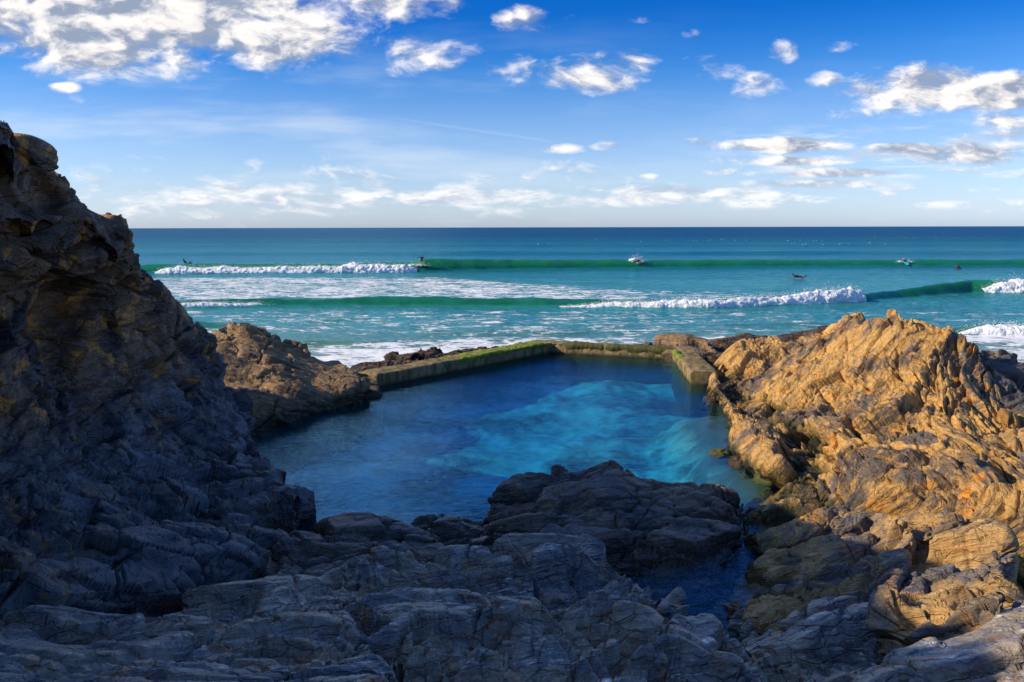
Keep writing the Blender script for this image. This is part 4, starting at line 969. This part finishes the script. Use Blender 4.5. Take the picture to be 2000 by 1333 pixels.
def breaker(name, wi, prof, seed, off=.35, depth=1.6, lump=.40):
    """prof: (px, height of the white water). A tumbling roll of foam along the face of wave wi, with spray"""
    x0, x1 = prof[0][0], prof[-1][0]
    w = WAVES[wi]; rng = np.random.default_rng(seed)
    Ym = (HC - SEA) * F / (px_poly(w['foot'], (x0 + x1) / 2) - 444.3)
    n = int((x1 - x0) / 1.5); m = 30
    px = np.linspace(x0, x1, n); t = (px - 1000) / F
    Yf = (HC - SEA) * F / (px_poly(w['foot'], px) - (444.3 - .0023 * (px - 1000)))
    H = px_poly(prof, px)
    ang = np.linspace(-.25, math.pi * .92, m)
    Pn, A2 = np.meshgrid(np.arange(n), ang, indexing='ij')
    Hh = H[:, None]
    y = Yf[:, None] + off - np.cos(A2) * np.minimum(depth, Hh * 1.3) * .75 + Hh * .55
    z = SEA - .05 + np.sin(A2).clip(-.3) * Hh * .93
    G = np.stack([(t * Yf)[:, None] + 0 * y, y, z], -1); N = grid_normals(G)
    if N[n // 2, m // 3].dot(np.array((0, -1, .6))) < 0: N = -N
    c = G.reshape(-1, 3)
    b = np.abs(perlin(c * np.array([.33, .9, .8]), seed)) * 1.3 + np.abs(perlin(c * np.array([1.1, 1.5, 1.5]), seed + 1)) * .9 + np.abs(perlin(c * 3.3, seed + 2)) * .6
    HH = np.repeat(H, m)
    b = b + np.abs(perlin(c * 9.0, seed + 6)) * .22
    d = lump * HH.clip(.1) * (b - .48)
    tall = .55 * HH * np.clip(perlin(c * np.array([.22, .3, 0]), seed + 3) + .25 * perlin(c * np.array([1.4, .3, 0]), seed + 4), -.5, 1)
    G = (c + N.reshape(-1, 3) * d[:, None] + np.array([0, 0, 1]) * (tall * np.clip(np.sin(A2).ravel(), 0, 1))[:, None]).reshape(G.shape)
    V = [tuple(v) for v in G.reshape(-1, 3)]; Fc = []
    for i in range(n - 1):
        for j in range(m - 1): a = i * m + j; Fc.append((a, a + 1, a + 1 + m, a + m))
    nd = int((x1 - x0) * 4)
    k = rng.integers(0, n, nd); j = rng.integers(m // 3, m * 3 // 4, nd)
    pts = G[k, j] + np.stack([rng.normal(0, .3, nd), rng.normal(.2, .3, nd), np.abs(rng.normal(0, .22, nd)) * H[k] + .02], -1)
    add_drops(V, Fc, pts, rng.uniform(.008, .032, nd) * (Ym / 80) ** .5)
    me = bpy.data.meshes.new(name); me.from_pydata(V, [], Fc); me.materials.append(M_foam)
    me.polygons.foreach_set('use_smooth', np.ones(len(me.polygons), bool)); me.update()
    o = bpy.data.objects.new(name, me); COL.objects.link(o); tag(o, kind='stuff')
    return o
breaker('breaking_foam', 0, [(302, .3), (318, .8), (340, 1.0), (420, .95), (520, .92), (600, 1.0), (660, 1.1), (690, 1.35), (740, 1.25), (785, 1.3), (800, 1.1), (815, .5)], 801, lump=.40)
breaker('breaking_foam', 1, [(300, .35), (360, .42), (430, .40), (500, .26), (540, .12)], 802, off=.9, depth=.8)
breaker('breaking_foam', 1, [(720, .08), (750, .2), (800, .24), (830, .16), (846, .05)], 803, off=1.6, depth=.6)
breaker('breaking_foam', 1, [(1090, .12), (1130, .30), (1190, .5), (1260, .55), (1330, .62), (1420, .72), (1500, .8), (1580, .95), (1640, 1.12), (1672, 1.2), (1690, .9), (1697, .4)], 804, lump=.40)
breaker('breaking_foam', 1, [(1925, .5), (1945, .9), (1975, 1.15), (2030, 1.3), (2200, 1.2)], 805, lump=.40)
breaker('breaking_foam', 2, [(1885, .18), (1910, .36), (1935, .5), (1960, .62), (2010, .65), (2200, .6)], 806, lump=.42)

# ------------------------------------------------------------------ surfers and birds
M_suit = plain('black_wetsuit', (.012, .012, .015), .45, .3)
M_skin = plain('skin', (.50, .25, .16), .5, .1)
M_hair = plain('brown_hair', (.05, .028, .016), .6, .2)
M_hood = plain('dark_hood', (.015, .014, .018), .5, .2)
def board_mat(name, col): return plain(name, col, .25, .06, 3.0, .5)
M_red = board_mat('red_board', (.62, .02, .03)); M_white = board_mat('white_board', (.80, .78, .72)); M_turq = board_mat('turquoise_board', (.02, .45, .50)); M_navy = board_mat('navy_board', (.01, .055, .12))
M_feather = plain('white_feather', (.82, .82, .80), .7, .08); M_wing = plain('grey_feather', (.32, .34, .36), .7, .1); M_beak = plain('yellow_beak', (.60, .40, .05), .5, .1)

def loft(rings, close=True):
    V = []; Fc = []; n = len(rings[0])
    for r in rings: V += [tuple(v) for v in r]
    for i in range(len(rings) - 1):
        for j in range(n):
            k = (j + 1) % n; Fc.append((i * n + j, i * n + k, (i + 1) * n + k, (i + 1) * n + j))
    Fc.append(tuple(range(n))[::-1]); Fc.append(tuple((len(rings) - 1) * n + j for j in range(n)))
    return V, Fc
def raw(name, V, Fc, mat, parent=None, smooth=True):
    me = bpy.data.meshes.new(name); me.from_pydata(V, [], Fc); me.materials.append(mat)
    me.polygons.foreach_set('use_smooth', np.full(len(me.polygons), smooth, bool)); me.update()
    o = bpy.data.objects.new(name, me); COL.objects.link(o)
    if parent: o.parent = parent
    return o
def surfboard(loc, rot, L, mat, label, W=.54):
    """nose along +x; deck up; three fins at the tail"""
    rings = []
    for u in np.linspace(0, 1, 25):
        x = (u - .5) * L; w = W / 2 * (max(1e-3, math.sin(math.pi * min(1, max(0, u * .97 + .03)) ** 1.12)) ** .62) * (1 if u > .06 else .75 + 4 * u)
        w = max(w, .01); th = .035 * min(1, w / .1); zc = .16 * max(0, (u - .55) / .45) ** 2 + .03 * max(0, (.25 - u) / .25) ** 2
        rings.append([(x, w * math.cos(a), zc + th * math.sin(a) * (1.0 if math.sin(a) > 0 else .8)) for a in np.linspace(0, 2 * math.pi, 14, endpoint=False)])
    V, Fc = loft(rings)
    b = raw('surfboard', V, Fc, mat); b.location = loc; b.rotation_euler = rot
    for s in (-1, 0, 1):
        x0 = -.44 * L + (0.0 if s == 0 else .14); y0 = s * .14
        V2 = [(x0, y0 - .006, -.02), (x0 + .12, y0 - .006, -.02), (x0 - .03, y0 - .002, -.14), (x0, y0 + .006, -.02), (x0 + .12, y0 + .006, -.02), (x0 - .03, y0 + .002, -.14)]
        raw('fin', V2, [(0, 1, 2), (3, 5, 4), (0, 3, 4, 1), (1, 4, 5, 2), (2, 5, 3, 0)], M_hood, b, False)
    tag(b, label, 'surfboard', 'surfboards'); return b

def person(loc, yaw, J, label, bare=('head', 'hand_l', 'hand_r', 'foot_l', 'foot_r'), hair=M_hair, shin_bare=False):
    """one continuous skinned body from named joints (metres); hands with five fingers; hair as a child"""
    nm = []; co = []; rad = []; ed = []
    def add(n, p, r, par=None):
        nm.append(n); co.append(tuple(p)); rad.append(r)
        if par is not None: ed.append((nm.index(par), len(nm) - 1))
    g = {k: Vector(v) for k, v in J.items()}
    add('pelvis', g['pelvis'], .135); add('waist', (g['pelvis'] + g['chest']) / 2, .125, 'pelvis'); add('chest', g['chest'], .15, 'waist')
    add('neck', g['neck'], .062, 'chest'); hd = (g['head'] - g['neck']).normalized()
    add('jaw', g['head'] - hd * .045 + J.get('face', Vector((0, -1, 0))) * .02, .078, 'neck'); add('head', g['head'] + hd * .03, .095, 'jaw'); add('crown', g['head'] + hd * .10, .07, 'head')
    add('nose', g['head'] + J.get('face', Vector((0, -1, 0))) * .112, .016, 'head')
    for s in 'lr':
        add('shoulder_' + s, g['shoulder_' + s], .072, 'chest'); add('elbow_' + s, g['elbow_' + s], .046, 'shoulder_' + s)
        w = g['hand_' + s]; fa = (w - g['elbow_' + s]).normalized()
        add('wrist_' + s, w - fa * .05, .029, 'elbow_' + s); add('hand_' + s, w, .032, 'wrist_' + s)
        side = fa.cross(Vector((0.3, .2, 1))).normalized(); up = side.cross(fa)
        for q, (o, ln) in enumerate(((-.03, .075), (-.01, .09), (.01, .085), (.03, .07))):
            add('kn%d' % q + s, w + fa * .05 + side * o, .011, 'hand_' + s); add('fg%d' % q + s, w + fa * (.05 + ln * .9) + side * o * 1.3 - up * .025, .008, 'kn%d' % q + s)
        add('th' + s, w + side * -.045 + fa * .015, .011, 'wrist_' + s); add('tt' + s, w + side * -.06 + fa * .06, .009, 'th' + s)
        add('hip_' + s, g['hip_' + s], .098, 'pelvis'); add('knee_' + s, g['knee_' + s], .060, 'hip_' + s)
        add('calf_' + s, g['knee_' + s].lerp(g['ankle_' + s], .35), .056, 'knee_' + s); add('ankle_' + s, g['ankle_' + s], .038, 'calf_' + s); add('foot_' + s, g['foot_' + s], .034, 'ankle_' + s)
    me = bpy.data.meshes.new('person'); me.from_pydata(co, ed, []); ob = bpy.data.objects.new('person', me); COL.objects.link(ob)
    sk = ob.modifiers.new('skin', 'SKIN'); sk.use_smooth_shade = True
    for i, r in enumerate(rad): me.skin_vertices[0].data[i].radius = (r, r); me.skin_vertices[0].data[i].use_root = (i == 0)
    sb = ob.modifiers.new('sub', 'SUBSURF'); sb.levels = 1; sb.render_levels = 1
    bpy.context.view_layer.update()
    ev = ob.evaluated_get(bpy.context.evaluated_depsgraph_get()); m2 = bpy.data.meshes.new_from_object(ev)
    ob.modifiers.clear(); ob.data = m2; bpy.data.meshes.remove(me)
    m2.materials.clear(); m2.materials.append(M_suit); m2.materials.append(M_skin)
    C0 = np.array(co); names = nm
    for p in m2.polygons:
        k = int(np.argmin(((C0 - np.array(p.center)) ** 2).sum(1) ** .5 - np.array(rad) * .5)); n_ = names[k]
        isk = n_ in ('jaw', 'head', 'crown', 'nose') or n_[:2] in ('kn', 'fg', 'th', 'tt') or n_.startswith('hand') or n_.startswith('foot') or (shin_bare and n_.startswith(('calf', 'ankle')))
        p.material_index = 1 if isk else 0; p.use_smooth = True
    fdir = J.get('face', Vector((0, -1, 0)))
    c = g['head'] + hd * .035 - fdir * .012; rings = []
    ax = hd; bx = fdir.cross(ax).normalized(); cx = ax.cross(bx)
    for ph in np.linspace(.08, 1.75, 8):
        rings.append([tuple(c + ax * (.125 * math.cos(ph)) + (bx * math.cos(a) + cx * math.sin(a)) * (.112 * math.sin(ph)) - fdir * (.02 if ph > 1 else 0) * 1.0 + ax * (.05 * max(0, -(bx * math.cos(a) + cx * math.sin(a)).dot(-fdir)) * (ph > 1.2))) for a in np.linspace(0, 2 * math.pi, 12, endpoint=False)])
    V, Fc = loft(rings); raw('hair', V, Fc, hair, ob)
    ob.location = loc; ob.rotation_euler = (0, 0, yaw)
    tag(ob, label, 'person', 'surfers in the waves'); return ob

STAND = dict(pelvis=(-.02, .05, .80), chest=(.05, 0, 1.12), neck=(.10, -.02, 1.30), head=(.15, -.03, 1.42), shoulder_l=(-.13, .02, 1.24), shoulder_r=(.25, -.04, 1.21),
             elbow_l=(-.40, .05, 1.20), hand_l=(-.66, .05, 1.14), elbow_r=(.34, -.12, .98), hand_r=(.36, -.16, .76), hip_l=(-.12, .04, .76), hip_r=(.10, .02, .76),
             knee_l=(-.17, -.12, .46), knee_r=(.27, -.10, .46), ankle_l=(-.22, .02, .14), ankle_r=(.28, .02, .14), foot_l=(-.20, -.16, .11), foot_r=(.32, -.15, .11), face=Vector((.75, -.65, 0)))
PRONE = dict(pelvis=(.05, 0, .17), chest=(-.42, 0, .24), neck=(-.62, 0, .34), head=(-.74, 0, .44), shoulder_l=(-.50, -.19, .26), shoulder_r=(-.50, .19, .26),
             elbow_l=(-.62, -.36, .10), hand_l=(-.86, -.34, -.02), elbow_r=(-.40, .36, .10), hand_r=(-.18, .38, .0), hip_l=(.12, -.10, .16), hip_r=(.12, .10, .16),
             knee_l=(.58, -.12, .14), knee_r=(.58, .12, .14), ankle_l=(.90, -.10, .30), ankle_r=(.96, .10, .22), foot_l=(1.02, -.10, .38), foot_r=(1.10, .10, .29), face=Vector((-.96, 0, .1)).normalized())
SIT = dict(pelvis=(0, 0, -.10), chest=(0, -.02, .24), neck=(0, -.02, .42), head=(0, -.02, .55), shoulder_l=(-.19, 0, .36), shoulder_r=(.19, 0, .36),
           elbow_l=(-.34, -.05, .16), hand_l=(-.46, -.10, .0), elbow_r=(.38, -.03, .20), hand_r=(.56, -.06, .02), hip_l=(-.12, -.05, -.14), hip_r=(.12, -.05, -.14),
           knee_l=(-.28, -.40, -.25), knee_r=(.28, -.40, -.25), ankle_l=(-.28, -.40, -.65), ankle_r=(.28, -.40, -.65), foot_l=(-.28, -.52, -.70), foot_r=(.28, -.52, -.70), face=Vector((0, -1, 0)))
def at_sea(px, Y): return np.array(((px - 1000) / F * Y, Y, 0.0))
def sea_z(px, Y): return float(sea_height(np.array([[(px - 1000) / F]]), np.array([[float(Y)]]))[0][0, 0])
def on_sea(px, py, Y0, Y1):
    """where the ray through a photo point first meets the water"""
    for Y in np.arange(Y0, Y1, .1):
        q = PY(px, py, Y)
        if q[2] <= sea_z(px, Y): return Vector(q)
    return Vector(PY(px, py, Y1))
def splash(px, py, Y, w, h, n, seed, lumps=5):
    rng = np.random.default_rng(seed); V = []; Fc = []; c = PY(px, py, Y)
    for k in range(lumps):
        o = c + np.array((rng.uniform(-.5, .5) * w, rng.normal(0, .15), rng.uniform(0, .35) * h)); r = rng.uniform(.12, .26) * min(1, h)
        th = np.linspace(0, 2 * np.pi, 14); ph = np.linspace(.05, np.pi - .05, 9); T, Pp = np.meshgrid(th, ph, indexing='ij')
        D = np.stack([np.cos(T) * np.sin(Pp), np.sin(T) * np.sin(Pp), np.cos(Pp)], -1); rr = 1 + .9 * perlin(D.reshape(-1, 3) * 2.2 + k * 3.3, seed).reshape(T.shape); rr[-1] = rr[0]
        G = (o + D * rr[..., None] * r * np.array((1.6, 1, .8))).reshape(-1, 3); b = len(V); V += [tuple(v) for v in G]
        for i in range(13):
            for j in range(8): a = b + i * 9 + j; Fc.append((a, a + 9, a + 10, a + 1))
    u = rng.normal(0, .34, n); hh = np.abs(rng.normal(0, .42, n)) * np.exp(-np.abs(u))
    add_drops(V, Fc, c + np.stack([u * w, rng.normal(0, .2, n), hh * h], -1), rng.uniform(.015, .055, n))
    tag(raw('spray', V, Fc, M_foam), kind='stuff')

# the rider on the green face
p = on_sea(824, 519.5, 125, 150)
surfboard(p + Vector((.15, -.25, .05)), (R(-14), R(4), R(-6)), 2.5, M_white, 'white surfboard under the standing rider on the green wave')
person(p + Vector((0, -.25, .05)), 0, STAND, 'person in a black wetsuit riding a wave upright with one arm stretched back', shin_bare=True)
splash(815, 520, p[1] - .5, 2.6, .7, 220, 901, 9)
# lying on a red board, feet raised
p = on_sea(1560, 545.5, 95, 125)
surfboard(p + Vector((-.45, -.10, .20)), (0, 0, math.pi), 2.3, M_red, 'red surfboard with a person lying lengthwise on it, its nose to the left', W=.56)
person(p + Vector((0, 0, .14)), 0, PRONE, 'person in a black wetsuit lying on a red board with bare feet raised')
# head-on upon a red board
p = on_sea(1871, 525, 110, 150)
surfboard(p + Vector((.1, 0, .04)), (0, 0, R(-112)), 2.2, M_red, 'red surfboard pointing at the viewer under a person at the far right', W=.8)
person(p + Vector((0, .2, .05)), R(75), PRONE, 'person in black lying head-on upon a red board at the far right', hair=M_hood)
# taking off on a turquoise board in white splash
p = on_sea(1767, 514, 120, 152)
surfboard(p + Vector((.1, -.5, .02)), (0, R(24), R(-100)), 2.2, M_turq, 'turquoise surfboard tipping down the wave in front of a paddler', W=.7)
person(p + Vector((0, .3, .18)), R(85), PRONE, 'person in a dark wetsuit starting down the wave on a turquoise board')
splash(1767, 513, p[1] + .2, 2.2, .7, 260, 903, 5)
# in a burst of spray
p = on_sea(1246, 514, 120, 152)
surfboard(p + Vector((.0, -.2, .02)), (0, R(10), R(-92)), 1.6, M_white, 'white surfboard hidden in the burst of spray on the middle of the wave')
person(p + Vector((0, .1, .15)), R(92), PRONE, 'person paddling head-on through a burst of white spray in mid wave')
splash(1243, 513, p[1] + .3, 2.3, 1.5, 420, 905, 9)
# behind the white water
p = Vector(PY(371, 512, 134)); p.z = SEA + .95
person(p, R(10), SIT, 'person in a black wetsuit sitting behind the long roll of white water', hair=M_hood)
surfboard(p + Vector((-.62, .25, .20)), (R(40), R(-52), R(205)), 2.0, M_navy, 'navy blue surfboard with its nose tipped up behind the white water')
p = Vector(PY(882, 506, 142)); p.z = SEA + 1.05
person(p, 0, SIT, 'person far out with only head and shoulders showing behind the wave crest', hair=M_hood)

def gull_mesh():
    rings = []
    for x, w, h, zc in ((-.30, .012, .010, .14), (-.22, .05, .03, .12), (-.10, .10, .075, .09), (.02, .115, .09, .085), (.12, .09, .08, .10), (.17, .055, .06, .14), (.19, .045, .05, .19), (.21, .046, .05, .24), (.245, .04, .04, .255), (.275, .015, .014, .25)):
        rings.append([(x, w * math.cos(a), zc + h * math.sin(a)) for a in np.linspace(0, 2 * math.pi, 10, endpoint=False)])
    return loft(rings)
gv, gf = gull_mesh()
gull0 = raw('gull', gv, gf, M_feather)
for sgn in (-1, 1):
    rg = []
    for x, w, z in ((-.36, .006, .15), (-.25, .025, .155), (-.08, .045, .15), (.06, .05, .14), (.12, .02, .13)):
        rg.append([(x, sgn * (.095 if x > -.2 else .06) + .018 * math.cos(a), z + w * math.sin(a) * .8) for a in np.linspace(0, 2 * math.pi, 8, endpoint=False)])
    v_, f_ = loft(rg); raw('wing', v_, f_, M_wing, gull0)
v_, f_ = loft([[(.27, .010 * math.cos(a), .25 + .010 * math.sin(a)) for a in np.linspace(0, 6.28, 6, endpoint=False)], [(.325, .003 * math.cos(a), .24 + .003 * math.sin(a)) for a in np.linspace(0, 6.28, 6, endpoint=False)]])
raw('beak', v_, f_, M_beak, gull0)
spots = [(1350 + a / 3.077, 430 + b / 3.077) for a, b in ((8, 125), (118, 124), (183, 120), (254, 116), (265, 126), (330, 105), (330, 125), (378, 125), (410, 124), (500, 125), (561, 109), (570, 125), (583, 127), (598, 147), (620, 142), (655, 125), (672, 150), (688, 147), (735, 127), (752, 126), (785, 130), (795, 150), (893, 147), (915, 142), (943, 146), (1072, 143), (1105, 101), (1168, 147), (1280, 97), (1340, 95), (1473, 94))]
spots += [(740 + a / 3.03, 430 + b / 3.03) for a, b in ((1287, 117), (1009, 147), (943, 147), (1551, 128), (1695, 125), (1712, 125), (1835, 124), (1857, 123), (1880, 125), (1945, 125))]
rngg = random.Random(5)
for i, (px, py) in enumerate(spots):
    if i == 0: o = gull0
    else:
        o = gull0.copy(); COL.objects.link(o)
        for ch in gull0.children: c_ = ch.copy(); COL.objects.link(c_); c_.parent = o
    q = PZ(px, py, SEA + .1); Y = min(max(q[1], 120), 480)
    tt = q[0] / q[1]
    # ride on the swell where it can be seen
    best = None
    for Yk in np.arange(Y * .82, Y * 1.08, Y * .01):
        zz = float(sea_height(np.array([[tt]]), np.array([[Yk]]))[0][0, 0]) if Yk < 500 else SEA
        e_ = abs(PY(px, py, Yk)[2] - zz)
        if best is None or e_ < best[0]: best = (e_, Yk, zz)
    o.location = (tt * best[1], best[1], best[2]); o.rotation_euler = (0, 0, rngg.uniform(-.5, .5) + (math.pi if rngg.random() < .5 else 0))
    sc = rngg.uniform(1.0, 1.3); o.scale = (sc, sc, sc)
    tag(o, 'tiny white gull floating on the dark blue water towards the horizon', 'bird', 'gulls resting on the far water')
def flying(px, py, Y, label, roll):
    V, Fc = gull_mesh(); o = raw('gull', V, Fc, M_wing)
    for sgn in (-1, 1):
        rg = []
        for u in np.linspace(0, 1, 7):
            ch = .17 * (1 - .75 * u ** 1.5); y = sgn * (.06 + .62 * u); zc = .13 + .16 * math.sin(u * 2.0) ; xx = .06 - .20 * max(0, u - .4)
            rg.append([(xx + ch / 2 * math.cos(a), y, zc + .014 * (1 - .6 * u) * math.sin(a)) for a in np.linspace(0, 2 * math.pi, 8, endpoint=False)])
        v_, f_ = loft(rg); raw('wing', v_, f_, M_wing, o)
    o.location = PY(px, py, Y); o.rotation_euler = (R(roll), 0, R(60)); tag(o, label, 'bird')
flying(1203, 272, 330, 'small dark bird flying high in the clear blue sky right of the middle', 15)
flying(416, 426, 330, 'small dark bird flying low over the horizon near the cliff', -10)
